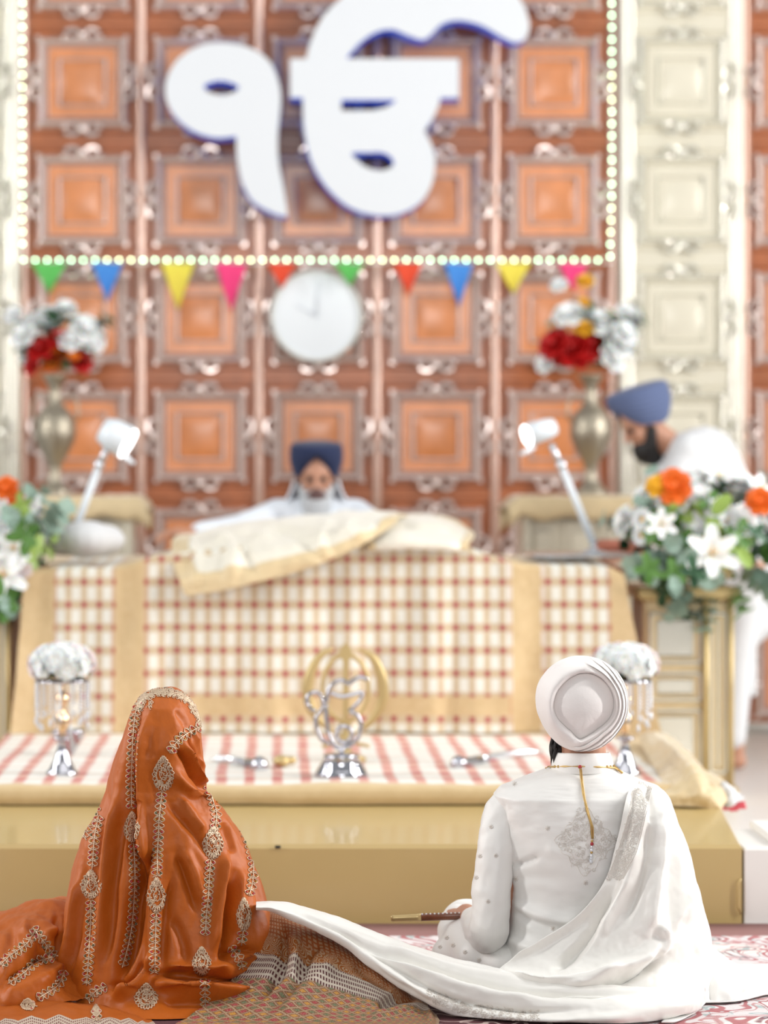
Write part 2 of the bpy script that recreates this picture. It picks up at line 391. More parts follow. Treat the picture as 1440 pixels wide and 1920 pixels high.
def lehenga_material():
    m = mat('embroidered_skirt', (.5, .2, .05), .5, spec=.35); t = NT(m); v, (u, w_, _) = t.co('UV')
    wob = t.m('MULTIPLY', t.m('SUBTRACT', t.noise(v, 5, 2), .5), .02); w2 = t.m('ADD', w_, wob)
    # w=0 at hem, 1 at the waist
    a = t.m('ADD', t.m('MULTIPLY', u, 24), t.m('MULTIPLY', w2, 34)); b = t.m('SUBTRACT', t.m('MULTIPLY', u, 24), t.m('MULTIPLY', w2, 34))
    fa = t.m('ABSOLUTE', t.m('SUBTRACT', t.m('FRACT', a), .5)); fb = t.m('ABSOLUTE', t.m('SUBTRACT', t.m('FRACT', b), .5))
    mx = t.m('MAXIMUM', fa, fb); dots = t.m('SUBTRACT', 1.0, t.step(mx, .27, .05)); net = t.step(mx, .42, .03)
    id_ = t.m('FRACT', t.m('MULTIPLY', t.m('ADD', t.m('FLOOR', a), t.m('MULTIPLY', t.m('FLOOR', b), 1.7)), .37))
    jewel = t.mix(t.step(id_, .35, .01), (.36, .04, .05), t.mix(t.step(id_, .68, .01), (.13, .15, .07), (.52, .24, .03)))
    net_c = t.mix(dots, (.22, .08, .035), jewel); net_c = t.mix(net, net_c, (.40, .27, .16)); net_c = t.mix(t.m('MULTIPLY', t.step(t.noise(v, 330, 1), .58, .05), .45), net_c, (.58, .46, .33))
    # plain orange zone with gold scrolls
    vo = t.nt.nodes.new('ShaderNodeTexVoronoi'); vo.inputs['Scale'].default_value = 26; vo.feature = 'F1'; t.nt.links.new(v, vo.inputs['Vector'])
    rings = t.m('FRACT', t.m('MULTIPLY', vo.outputs['Distance'], 5.5)); rg = t.m('SUBTRACT', 1.0, t.step(rings, .42, .1))
    bt = t.m('SUBTRACT', 1.0, t.step(t.m('MAXIMUM', t.m('ABSOLUTE', t.m('SUBTRACT', t.m('FRACT', t.m('MULTIPLY', u, 46)), .5)), t.m('ABSOLUTE', t.m('SUBTRACT', t.m('FRACT', t.m('MULTIPLY', w2, 60)), .5))), .3, .05))
    plain = t.mix(t.m('MULTIPLY', bt, .8), (.30, .075, .010), (.44, .28, .16)); plain = t.mix(t.step(w2, .82, .06), plain, t.mix(bt, (.09, .025, .02), (.34, .20, .13))); plain2 = t.mix(t.m('MULTIPLY', rg, .8), (.36, .105, .015), (.56, .42, .27))
    zone = t.mix(t.step(w2, .60, .02), plain2, plain)
    # border of dark teeth between the two zones
    s1 = t.near(w2, .47, .055, .004); teeth = t.step(t.m('FRACT', t.m('ADD', t.m('MULTIPLY', u, 105), t.m('MULTIPLY', w2, 9))), .5, .08)
    lines = t.m('SUBTRACT', 1.0, t.step(t.m('ABSOLUTE', t.m('SUBTRACT', t.m('FRACT', t.m('MULTIPLY', w2, 38)), .5)), .2, .05))
    bc = t.mix(lines, t.mix(teeth, (.09, .02, .02), (.60, .50, .42)), (.62, .54, .44))
    c = t.mix(t.step(w2, .47, .01), net_c, zone); c = t.mix(s1, c, bc)
    hem = t.m('MAXIMUM', t.step(u, .93, .004), t.m('SUBTRACT', 1.0, t.step(w_, .03, .004)))
    hl = t.step(t.m('FRACT', t.m('MULTIPLY', u, 75)), .5, .08); c = t.mix(hem, c, t.mix(hl, (.20, .06, .03), (.60, .48, .32)))
    t.col(c)
    bp = t.nt.nodes.new('ShaderNodeBump'); bp.inputs['Strength'].default_value = .7; bp.inputs['Distance'].default_value = .004
    t.nt.links.new(t.noise(v, 260, 3), bp.inputs['Height']); t.nt.links.new(bp.outputs[0], t.b.inputs['Normal']); return m
M['lehenga'] = lehenga_material()
def hem_material():
    m = mat('veil_hem_border', (.5, .2, .05), .55, spec=.3); t = NT(m); v, (u, w_, _) = t.co('UV')
    tri = t.m('ABSOLUTE', t.m('SUBTRACT', t.m('FRACT', t.m('MULTIPLY', u, 9)), .5)); e = t.m('ADD', t.m('MULTIPLY', tri, .22), .30)
    k = t.m('LESS_THAN', w_, e); teeth = t.step(t.m('FRACT', t.m('MULTIPLY', u, 120)), .55, .08)
    ln = t.m('SUBTRACT', 1.0, t.step(t.m('ABSOLUTE', t.m('SUBTRACT', t.m('FRACT', t.m('MULTIPLY', t.m('ADD', w_, t.m('MULTIPLY', tri, -.22)), 16)), .5)), .22, .05))
    bc = t.mix(ln, t.mix(teeth, (.13, .03, .03), (.52, .42, .33)), (.52, .42, .33)); c = t.mix(k, t.mix(t.noise(v, 12, 2), (.34, .075, .006), (.42, .095, .008)), bc); t.col(c); return m
M['hem'] = hem_material()

# ================================================================== ROOM
WD = 13.34            # distance of the panelled wall
PIT = 221*WD/F        # pitch of the wall panels
def wall_panel(mb, cx, cz, p, yb, base=0, field=1, mould=2):
    def ring(h, w_, d0, d1, mi, n=7):
        # half-round moulding running round a square
        prof = [(h-w_/2+w_*k/(n-1), -d0-(d1-d0)*math.sin(math.pi*k/(n-1))) for k in range(n)]
        vs = []; fs = []
        for (r, y) in prof:
            for sx, sz in ((-1, -1), (1, -1), (1, 1), (-1, 1)): vs.append((cx+sx*r, yb+y, cz+sz*r))
        for j in range(n-1):
            for k in range(4):
                k2 = (k+1) % 4; fs.append((j*4+k, j*4+k2, (j+1)*4+k2, (j+1)*4+k))
        mb.add(vs, fs, mi)
    ring(.352*p, .072*p, 0, .036, mould); ring(.296*p, .022*p, 0, .016, mould); ring(.425*p, .016*p, 0, .010, base)
    ring(.195*p, .030*p, .004, .022, mould)
    h = .288*p; mb.box(cx-h, cx+h, yb-.005, yb, cz-h, cz+h, field)
    a, b = .175*p, .10*p   # raised centre with sloped edges
    g_ = np.linspace(-a, a, 13); dome = lambda u: 1-abs(u/a)**2.4
    mb.grid(np.array([[(cx+u, yb-.005-.009*max(0, dome(u)*dome(w_))**.8, cz+w_) for u in g_] for w_ in g_[::-1]]), mi=field)
    for k in range(4):     # scroll ornament on the middle of each side
        R = Matrix.Rotation(k*math.pi/2, 4, 'Y'); O = Vector((cx, yb, cz))
        for sgn in (-1, 1):
            pts = []
            for i in range(15):
                t = i/14; ang = math.pi*(.15+1.75*t); rr = .050*p*(1-.45*t)
                pts.append(O+R @ Vector((sgn*(.080*p+1.35*rr*math.cos(ang)), -.022-.010*t, .392*p+1.25*rr*math.sin(ang))))
            mb.tube(pts, [.022*p*(1-.3*i/14) for i in range(15)], 6, mould)
            mb.ball(O+R @ Vector((sgn*.15*p, -.020, .380*p)), (.030*p, .026, .026*p), mould, 10, 7)
        mb.ball(O+R @ Vector((0, -.022, .400*p)), (.034*p, .032, .042*p), mould, 12, 8)
        mb.ball(O+R @ Vector((0, -.020, .345*p)), (.018*p, .020, .018*p), mould, 8, 6)
    for sx in (-1, 1):
        for sz in (-1, 1): mb.box(cx+sx*.372*p-.02*p, cx+sx*.372*p+.02*p, yb-.02, yb, cz+sz*.372*p-.02*p, cz+sz*.372*p+.02*p, mould)
wx = lambda px: (px-VX)*WD/F
wz = lambda py: CAMH-(py-VY)*WD/F
mb = MB(); zt = wz(-185)
mb.box(wx(38), wx(1160), WD, WD+.12, 0, zt, 0); mb.box(wx(1390), wx(1760), WD, WD+.12, 0, zt, 0)
for i in range(5):
    for j in range(7): wall_panel(mb, wx(265-110.5+221*i), wz(-66+221*j), PIT, WD)
for i in range(2):
    for j in range(7): wall_panel(mb, wx(1390+110.5+221*i), wz(-66+221*j), PIT, WD)
for x in (44, 265, 486, 707, 928, 1149, 1397, 1611):   # rounded stiles and rails
    mb.tube([(wx(x), WD-.002, 0.05), (wx(x), WD-.002, zt)], .024, 12, 3)
for y in [-176+221*k for k in range(8)]:
    for a, b in ((42, 1156), (1392, 1755)): mb.box(wx(a), wx(b), WD-.014, WD, wz(y)-.013, wz(y)+.013, 0)
wb = mb.build('wall_back', [M['wood'], M['wood_field'], M['wood_mould'], M['wood_seam']], sharp=40)
tag(wb, 'carved reddish wood panelled back wall in square coffers', None, kind='structure')
for nm, x0, x1, lab in (('trim_1', -260, 38, 'cream gold carved pilaster left of the wood panels'), ('trim_2', 1160, 1390, 'cream gold carved pilaster right of the wood panels')):
    mb = MB(); y = WD-.05; mb.box(wx(x0), wx(x1), y, WD+.1, 0, zt, 0)
    cs = [1275] if x0 > 0 else [-75]
    p = PIT*.98
    for c in cs:
        for j in range(7): wall_panel(mb, wx(c), wz(-66+221*j), p, y)
    for e in (x0+8, x1-8, x0+22, x1-22): mb.tube([(wx(e), y-.002, .1), (wx(e), y-.002, zt)], .014, 10, 2)
    mb.box(wx(x0)-.01, wx(x1)+.01, y-.03, y, 0, .1, 0)
    o = mb.build(nm, [M['pil'], M['pil'], M['pil_mould']], sharp=40); tag(o, lab, None, kind='structure')
mb = MB(); mb.box(wx(1396), wx(1760), WD-.02, WD, 0, .045, 0); o = mb.build('baseboard_back', M['white_paint']); tag(o, 'pale strip at the foot of the right wood panels', None, kind='structure')
mb = MB(); mb.box(-4.5, 5.5, 4.2, 13.6, -.1, 0); o = mb.build('floor', M['marble']); tag(o, 'pale marble hall floor', None, kind='structure')
mb = MB(); mb.grid(np.array([[(x, y, .006) for x in np.linspace(-2.6, 3.2, 30)] for y in np.linspace(4.3, 7.672, 20)])); o = mb.build('carpet', M['carpet']); solidify(o, .005)
tag(o, 'cream carpet with red and teal floral scrolls under the couple', 'carpet')
# ------------------------------------------------------------------ stage
FD, UD = 7.68, 8.57; SZ = .228; UZ = .287
mb = MB()
pl = [(-1.02, FD), (1.312, FD), (1.40, UD+.02), (1.40, 12.9), (-1.02, 12.9)]
vs = [(x, y, z) for z in (0.0, SZ-.012) for x, y in pl]+[(x+(-.008 if x > 0 else .008), y+(.008 if y < 9 else -.008), SZ) for x, y in pl]
fs = [(i, (i+1) % 5, 5+(i+1) % 5, 5+i) for i in range(5)]+[(5+i, 5+(i+1) % 5, 10+(i+1) % 5, 10+i) for i in range(5)]+[(10, 11, 12, 13, 14)]
mb.add(vs, fs)
stage = tag(thing('stage_step', 'glossy gold painted low step running across behind the couple', 'stage', (0, FD, 0)), None, None)
mb.build('step_body', M['gold_paint'], stage, smooth=False)
mb = MB(); a = P(1384, 1645, FD-.004); b = P(1389, 1722, FD-.004)
mb.tube([P(1390, 1648, FD-.006), P(1385, 1655, FD-.006), P(1384, 1700, FD-.006), P(1390, 1715, FD-.006)], .003, 6); h = mb.build('handle', M['brass'], stage)
mb = MB(); c = P(521, 1588, FD-.003); mb.bevbox(c.x-.008, c.x+.008, c.y-.003, c.y+.002, c.z-.004, c.z+.004, .001); mb.build('screw_head', M['hair'], stage)
mb = MB(); mb.bevbox(1.318, 2.9, FD, 8.10, 0, SZ-.012, .004); mb.bevbox(1.41, 2.92, FD+.06, 8.12, SZ-.012, SZ+.012, .004)
o = mb.build('white_side_step', M['white_paint'], smooth=False); tag(o, 'white covered step beside the right end of the gold stage', 'step')
mb = MB(); mb.bevbox(-1.015, 1.385, UD, 12.85, SZ, UZ-.006, .003); o = mb.build('upper_dais', M['gold_paint'], smooth=False)
tag(o, 'low upper platform on the gold step, under the striped cloth', 'platform')
# striped cloth lying on the dais, with its front edge hanging down
rows = []
nx = 90
for k, (y, z) in enumerate([(8.555, SZ+.006), (8.545, SZ+.03), (8.55, UZ-.004), (8.575, UZ+.006), (8.7, UZ+.007), (9.2, UZ+.007), (9.7, UZ+.007), (10.2, UZ+.008), (10.32, UZ+.012)]):
    rows.append([(x, y, z) for x in np.linspace(-1.012, 1.375, nx)])
A = cr(np.array(rows), 60, 0)
A = wrinkle(A, .006, 5, seed=3)
A[..., 2] = np.maximum(A[..., 2], np.where(A[..., 1] > 8.575, UZ+.003, SZ+.003))
mb = MB(); mb.grid(A); o = mb.build('striped_floor_cloth', M['floorcloth']); tag(o, 'red and white striped cloth with tan border spread flat on the dais', 'cloth')
# heaped gold border at right corner of the cloth
rows = [[(1268, 1385, 9.75), (1250, 1378, 9.75), (1222, 1372, 9.8), (1195, 1378, 9.9)],
        [(1322, 1432, 9.2), (1290, 1412, 9.15), (1250, 1402, 9.2), (1210, 1412, 9.4)],
        [(1368, 1480, 8.75), (1335, 1450, 8.7), (1285, 1440, 8.7), (1235, 1455, 8.8)],
        [(1358, 1512, 8.52), (1330, 1485, 8.50), (1285, 1480, 8.50), (1240, 1487, 8.52)],
        [(1345, 1523, 8.50), (1320, 1515, 8.49), (1285, 1512, 8.49), (1245, 1512, 8.50)]]
A = folds(surf(rows, 50, 40), [([(1230, 1380), (1290, 1440), (1320, 1500)], .02, 9), ([(1262, 1370), (1320, 1430), (1345, 1480)], -.02, 8), ([(1285, 1490), (1310, 1495), (1340, 1490)], .015, 7)], facing=False)
A = wrinkle(A, .012, 14, seed=5)
mb = MB(); mb.grid(A); o = mb.build('bunched_gold_border', M['gold_cloth_light']); solidify(o, .004); tag(o, 'bunched tan cloth border heaped at right corner of the dais', 'cloth')
rows = [[(1352, 1462, 8.70), (1362, 1470, 8.68), (1372, 1476, 8.7)], [(1358, 1490, 8.62), (1372, 1488, 8.6), (1388, 1490, 8.62)], [(1352, 1508, 8.58), (1372, 1512, 8.55), (1396, 1496, 8.58)]]
t_ = thing('fringed_scarf_end', 'white scarf end with pink fringe hanging over right corner of the dais', 'scarf', P(1370, 1500, 8.6))
mb = MB(); mb.grid(wrinkle(surf(rows, 20, 24), .01, 20)); solidify(mb.build('scarf_cloth', M['white_cloth'], t_), .003)
mb = MB()
for k in range(14):
    a = P(1354+3.1*k, 1506-.25*k+(3 if 3 < k < 9 else 0), 8.58); mb.tube([a, a+Vector((.002, -.004, -.012)), a+Vector((.006, -.004, -.022))], .0035, 5)
mb.build('fringe', mat('pink_fringe', (.75, .12, .16), .7), t_)
# ------------------------------------------------------------------ altar table and its drape
TD = 10.3; TZ = CAMH-(1058-VY)*TD/F
mb = MB(); mb.bevbox(P(70, 0, TD).x, P(1170, 0, TD).x, TD+.03, TD+1.05, UZ+.012, TZ-.012, .01)
tbl = mb.build('altar_table', M['wood'], smooth=False); tag(tbl, 'long altar table hidden under the checked drape', 'table')
def topline(x):   # height of the cloth along the table, bulging over the cushions in the middle
    px = VX+x*F/TD
    pts = [(0, 1078), (60, 1072), (100, 1066), (180, 1066), (230, 1062), (290, 1042), (360, 1032), (500, 1020), (640, 1018), (780, 1022), (880, 1030), (930, 1045), (980, 1058), (1060, 1062), (1140, 1062), (1180, 1080), (1230, 1095)]
    return CAMH-(np.interp(px, [p[0] for p in pts], [p[1] for p in pts])-VY)*TD/F
nx = 260; xs = np.linspace(P(48, 0, TD).x, P(1168, 0, TD).x, nx); rows = []
tops = np.array([topline(x) for x in xs])
for k in range(60):
    v = k/59
    if v < .25:     # lies on the table top
        u = v/.25; y = TD+.95-.93*u; z = TZ+.004+(tops-TZ)*np.sin(math.pi/2*u); yy = np.full(nx, y)
    else:
        u = (v-.25)/.75; z = tops+(UZ+.012-tops)*u; sag = .018*np.sin(xs*9+1.3)+.012*np.sin(xs*23+2*u)+.008*np.sin(xs*41+3)
        yy = TD-.035-.05*min(1, u*2.0)*u - sag*(.25+.9*u)-.02
        px = VX+xs*F/TD
        yy = yy - .25*np.clip((px-1080)/110, 0, 1)**2*u - .10*np.clip((120-px)/80, 0, 1)**2*u
    xx = xs.copy()
    if v >= .25:
        px = VX+xs*F/TD; xx = xs + .14*u**1.3*np.clip((px-1120)/60, 0, 1)+(-.04)*u*np.clip((110-px)/60, 0, 1)
    rows.append(np.stack([xx, yy, z], -1))
A = wrinkle(np.array(rows), .006, 7, seed=11)
A[..., 2] = np.maximum(A[..., 2], UZ+.014)
mb = MB(); mb.grid(A); drape = mb.build('checked_altar_drape', M['drape'])
tag(drape, 'white and tan checked drape with red dots and gold bands over the altar table', 'drape')
# cushion heap + covering cloths on the altar
rows = [[(352, 1012, 10.75), (420, 990, 10.8), (520, 975, 10.85), (640, 968, 10.85), (740, 968, 10.8), (800, 985, 10.75)],
        [(325, 1015, 10.5), (400, 1000, 10.5), (500, 985, 10.5), (620, 968, 10.5), (715, 962, 10.5), (760, 972, 10.5)],
        [(322, 1050, 10.3), (405, 1040, 10.25), (500, 1025, 10.22), (600, 1005, 10.22), (690, 985, 10.25), (750, 970, 10.35)],
        [(335, 1085, 10.18), (420, 1075, 10.15), (510, 1055, 10.13), (600, 1035, 10.14), (680, 1005, 10.18), (742, 974, 10.3)],
        [(348, 1118, 10.16), (430, 1105, 10.13), (520, 1082, 10.12), (605, 1055, 10.13), (680, 1020, 10.17), (745, 980, 10.28)]]
t_ = thing('altar_cover_cloth', 'cream satin cover cloth with wide gold border lying askew over the altar book', 'cloth', P(540, 1040, 10.5))
fl = [([(400, 1000), (440, 1035), (430, 1090)], .03, 12), ([(500, 990), (560, 1010), (590, 1040)], -.025, 10), ([(620, 975), (600, 1020), (620, 1045)], .02, 9), ([(345, 1010), (370, 1050), (365, 1110)], .02, 10), ([(440, 1020), (470, 1050), (480, 1080)], -.02, 8), ([(660, 970), (650, 1000), (690, 1010)], .018, 8)]
A = wrinkle(folds(surf(rows, 60, 90), fl), .012, 9, seed=2); cut = 43
mb = MB(); mb.grid(A[:cut+1, 8:]); solidify(mb.build('satin_panel', M['cream_cloth'], t_), .006)
mb = MB(); mb.grid(A[cut:, :]); mb.grid(A[:cut+1, :9]); B = A[4:, -12:].copy(); B[..., 1] -= .006; mb.grid(B); solidify(mb.build('gold_border', M['gold_cloth_light'], t_), .008)
rows = [[(690, 985, 10.75), (760, 968, 10.8), (830, 972, 10.8), (884, 1000, 10.7)], [(680, 1008, 10.4), (740, 985, 10.4), (820, 985, 10.4), (888, 1010, 10.4)], [(690, 1022, 10.24), (750, 1012, 10.2), (820, 1015, 10.2), (878, 1022, 10.24)], [(690, 1034, 10.22), (750, 1030, 10.19), (820, 1032, 10.19), (872, 1034, 10.22)]]
t2 = thing('folded_cream_cloth', 'folded cream cloth with gold edges at right end of the altar book', 'cloth', P(790, 1000, 10.5))
A = wrinkle(folds(surf(rows, 40, 50), [([(720, 1000), (780, 992), (880, 1008)], -.018, 5), ([(700, 990), (750, 978), (830, 980)], .015, 6)]), .008, 12, seed=8)
mb = MB(); mb.grid(A[6:, 4:-4]); solidify(mb.build('cloth_body', M['cream_cloth'], t2), .012)
mb = MB(); mb.grid(A[:7]); mb.grid(A[6:, :5]); mb.grid(A[6:, -5:]); solidify(mb.build('gold_edge', M['gold_cloth_light'], t2), .012)
mb = MB(); c = P(600, 1010, 10.65); mb.bevbox(c.x-.42, c.x+.42, 10.42, 10.95, TZ+.008, TZ+.10, .02)
o = mb.build('book_cushion', M['cream_cloth']); tag(o, 'long cream cushion under the cover cloth on the altar', 'cushion'); 
# white cloth bundle beside the left lamp
mb = MB(); c = P(162, 1045, 10.62); mb.ball(c+Vector((0, 0, -.005)), (.115, .12, .075)); mb.ball(c+Vector((.06, .05, -.01)), (.09, .1, .065)); mb.ball(c+Vector((-.09, .03, -.02)), (.08, .09, .05))
o = mb.build('white_cloth_bundle', M['white_cloth']); remesh(o, .01, 3); o.location.z += (TZ+.012)-min(v.co.z for v in o.data.vertices); tag(o, 'soft white cloth bundle at left end of the altar table', 'cloth')
mb = MB(); c = P(1085, 1052, 10.7); mb.bevbox(c.x-.2, c.x+.19, 10.5, 10.95, TZ+.018, TZ+.03, .004); o = mb.build('silver_tray', M['silver_rough'], smooth=False); tag(o, 'flat silver tray at right end of the altar table', 'tray')
# ------------------------------------------------------------------ side tables behind the altar (gold cloth tops)
def side_table(x0, x1, tx0, tx1, label, flip):
    D = 12.3; t = thing('side_cabinet', label, 'cabinet', P((x0+x1)/2, 0, D)*1, 'gold cloth topped cabinets behind the altar'); t.location.z = UZ
    z1 = CAMH-(934-VY)*D/F; X = lambda px: (px-VX)*D/F
    mb = MB(); mb.bevbox(X(x0), X(x1), D, D+.42, UZ, z1-.06, .006)
    n = 3
    for k in range(n):     # recessed panels framed by little columns
        xa = X(x0)+(X(x1)-X(x0))*(k+.08)/n; xb = X(x0)+(X(x1)-X(x0))*(k+.92)/n
        mb.bevbox(xa, xb, D-.012, D+.002, UZ+.35, z1-.10, .005)
        mb.bevbox(xa+.03, xb-.03, D-.022, D-.01, UZ+.40, z1-.15, .005)
    for xx in (x0+4, x1-4): mb.tube([(X(xx), D-.02, UZ), (X(xx), D-.02, z1-.06)], .022, 10)
    mb.build('cabinet_body', M['pil'], t, sharp=35)
    mb = MB(); A = []
    for (y, z) in ((D+.44, z1-.12), (D+.44, z1-.01), (D+.2, z1), (D-.02, z1), (D-.06, z1-.02), (D-.065, z1-.07), (D-.05, z1-.085)):
        A.append([(x, y, z+(.010*math.sin(x*30))*(z < z1-.05)) for x in np.linspace(X(tx0), X(tx1), 50)])
    A = cr(np.array(A), 36, 0); e = np.clip(1-np.minimum(np.arange(50), np.arange(50)[::-1])/5, 0, 1)**2; A[..., 2] -= .05*e[None, :]
    mb.grid(wrinkle(A, .006, 12, seed=x0)); solidify(mb.build('gold_top_cloth', M['gold_cloth_light'], t), .01)
    return z1
cabz = side_table(80, 246, 66, 276, 'gold cloth topped cabinet behind the altar at left, under the left urn', 1)
side_table(984, 1185, 952, 1205, 'gold cloth topped cabinet behind the altar at right, under the right urn', 0)
# ------------------------------------------------------------------ clock, sign, lights, bunting
t_ = thing('wall_clock', 'round plain white wall clock above the reader', 'clock', P(593, 592, 13.28)); c = P(593, 592, 13.28); r = 86*13.28/F
Rx = Matrix.Rotation(math.pi/2, 4, 'X')
mb = MB(); mb.lathe([(r*.955, 0), (r*.955, .012), (r*.3, .012)], c, 48, M=Rx); mb.build('clock_face', M['clockface'], t_, sharp=30)
mb = MB(); mb.lathe([(r*.94, .022), (r*.97, .03), (r, .02), (r, -.04), (r*.94, -.04), (r*.94, .022)], c, 64, M=Rx, caps=False); mb.build('rim', M['clockrim'], t_)
f = c.y-.016
mb = MB(); mb.tube([(c.x, f, c.z), (c.x-.10, f, c.z+.05)], [.005, .002], 6); mb.build('hour_hand', M['clockink'], t_)
mb = MB(); mb.tube([(c.x, f-.002, c.z), (c.x+.012, f-.002, c.z+.17)], [.004, .002], 6); mb.build('minute_hand', M['clockink'], t_)
mb = MB(); mb.ball((c.x, f-.002, c.z), (.012, .004, .012)); mb.build('hub', M['clockink'], t_)
SD = 13.05
def smooth_loop(pts, n=6):
    return [tuple(p) for p in cr(np.array(pts, float), len(pts)*n, closed=True)]
def toX(pts, D): return [((x-VX)*D/F, CAMH-(y-VY)*D/F) for x, y in pts]
num_o = [(410, 80), (368, 88), (333, 112), (312, 150), (313, 190), (332, 222), (365, 247), (405, 258), (437, 256), (443, 258), (444, 290), (452, 335), (472, 375), (505, 396), (534, 405), (538, 398), (531, 350), (522, 300), (521, 250), (526, 200), (524, 160), (505, 115), (465, 88)]
num_h = [(382, 162), (395, 154), (415, 151), (437, 156), (448, 164), (437, 174), (415, 178), (393, 174)]
def ang(pts, sub): return pts
sg = thing('wall_sign', 'large white Gurmukhi emblem sign of numeral and letter high on the wood wall', 'sign', P(640, 240, SD))
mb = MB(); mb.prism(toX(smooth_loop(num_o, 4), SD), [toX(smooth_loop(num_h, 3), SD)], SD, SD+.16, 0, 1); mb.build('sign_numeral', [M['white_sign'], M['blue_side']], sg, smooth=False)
def path(parts):   # sequence of ('l', pts) straight and ('c', pts) smooth runs
    out = []
    for k, p in parts:
        if k == 'l': out += p
        else: out += [tuple(q) for q in cr(np.array(p, float), len(p)*4)]
    return out
let_o = path([('l', [(544, 183), (544, 110), (574, 110)]), ('c', [(580, 85), (600, 40), (630, 5), (670, -25), (720, -45), (780, -48), (820, -30), (850, -25), (890, -38), (940, -28), (975, -2), (992, 40), (988, 68), (968, 79), (940, 68), (905, 48), (865, 38), (830, 44), (805, 68), (790, 74), (765, 66), (735, 55), (705, 60), (675, 80), (650, 108)]),
              ('l', [(655, 110), (860, 110), (860, 183), (826, 183)]), ('c', [(822, 200), (812, 222), (797, 246), (808, 268), (816, 300), (810, 345), (788, 380), (750, 400), (705, 403), (655, 388), (612, 350), (583, 300), (570, 240), (568, 190)]), ('l', [(568, 183)])])
h1 = [(640, 187), (742, 187), (738, 193), (722, 202), (700, 207), (640, 208)]
h2 = smooth_loop([(660, 287), (690, 286), (718, 286), (736, 298), (736, 312), (715, 320), (690, 315), (672, 303)], 3)
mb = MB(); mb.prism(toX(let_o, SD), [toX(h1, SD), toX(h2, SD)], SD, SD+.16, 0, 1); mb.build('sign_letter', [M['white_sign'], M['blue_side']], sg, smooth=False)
for px, py in ((350, 170), (470, 170), (600, 150), (820, 145), (600, 260), (780, 330)):
    mb = MB(); a = P(px, py, SD+.15); mb.tube([a, a+Vector((0, WD-SD-.15, 0))], .012, 8); mb.build('standoff', M['blue_side'], sg)
LD = 13.16
pts = [(42, -40+22.6*k) for k in range(23) if -40+22.6*k < 472]+[(44, 487)]+[(66+22.45*k, 487.5) for k in range(48)]+[(1144, 481)]+[(1147-.25*(k < 4)*(4-k)*3+0, 458-22.6*k) for k in range(22)]
sl = thing('string_lights', 'string of pale green round LED bulbs framing the upper wall panels', 'string lights', P(600, 487, LD))
mb = MB(); mb.tube([P(x, y, LD+.012) for x, y in pts], .003, 5); mb.build('cable', M['wire'], sl)
proto = {}
for k, (x, y) in enumerate(pts):
    mk = 'bulb2' if (k*7) % 11 in (1, 4, 8) else 'bulb'; c = P(x, y, LD)
    if mk not in proto:
        mb = MB(); mb.ball((0, 0, 0), .006, nu=10, nv=8); o = mb.build('bulb', M[mk]); proto[mk] = o
    else: o = proto[mk].copy(); COL.objects.link(o)
    o.parent = sl; o.location = c-Vector(sl.location)
bt = thing('bunting', 'string of coloured felt triangle flags hung below the lights', 'bunting', P(600, 497, 13.2)); BD = 13.2
mb = MB(); mb.tube([P(x, 492+2*math.sin(x*.03), BD) for x in range(45, 1150, 24)], .003, 5); mb.build('cord', M['white_cloth'], bt)
for x, wd, tip, c in ((92, 34, 550, 'green'), (201, 30, 565, 'blue'), (333, 32, 580, 'yellow'), (433, 31, 583, 'pink'), (528, 28, 541, 'red'), (655, 30, 536, 'green'), (765, 28, 553, 'red'), (860, 28, 574, 'blue'), (962, 34, 551, 'yellow'), (1075, 30, 545, 'pink')):
    A = []
    for v in np.linspace(0, 1, 10): A.append([tuple(P(x+u*wd*(1-v)*1.0, 493+(tip-493)*v, BD+.008*math.sin(3*u+4*v))) for u in np.linspace(-1, 1, 9)])
    mb = MB(); mb.grid(np.array(A)); solidify(mb.build('flag', M['flag_'+c], bt), .003)
# ================================================================== FLOWERS
def petal(mb, M4, L, W, cup, curl, n=4, mi=0):
    A = np.zeros((n+1, n+1, 3))
    for j in range(n+1):
        v = j/n; wd = W*math.sin(math.pi*(.12+.76*v))**.7
        for i in range(n+1):
            u = (i/n-.5)*2; x = u*wd; z = L*v; y = cup*(u*u)*wd*.6 - curl*v*v*L
            q = M4 @ Vector((x, y, z)); A[j, i] = q
    mb.grid(A, mi=mi)
def rose(mb, r, mi=0, mc=None, layers=4):
    rnd = random.Random(3)
    mb.ball((0, 0, .15*r), (.35*r, .35*r, .4*r), mi if mc is None else mc, 8, 6)
    for l in range(layers):
        f = (l+1)/layers; n = 4+l; tilt = .15+f*1.05
        for k in range(n):
            a = 2*math.pi*(k/n)+l*.7+rnd.random()*.2
            Mx = Matrix.Rotation(a, 4, 'Z') @ Matrix.Translation((0, -.12*r*f, -.1*r)) @ Matrix.Rotation(tilt, 4, 'X')
            petal(mb, Mx, r*(.75+.25*f), r*(.42+.12*f), .5, .15 if l < 2 else .3, mi=mi)
def daisy(mb, r, n, mi=0, mc=1, lay=2):
    mb.ball((0, 0, .06*r), (.26*r, .26*r, .14*r), mc, 10, 6)
    for l in range(lay):
        for k in range(n):
            Mx = Matrix.Rotation(2*math.pi*(k+.5*l)/n, 4, 'Z') @ Matrix.Rotation(1.15-.25*l, 4, 'X')
            petal(mb, Mx, r*(1-.15*l), r*.22, .4, .2, 3, mi)
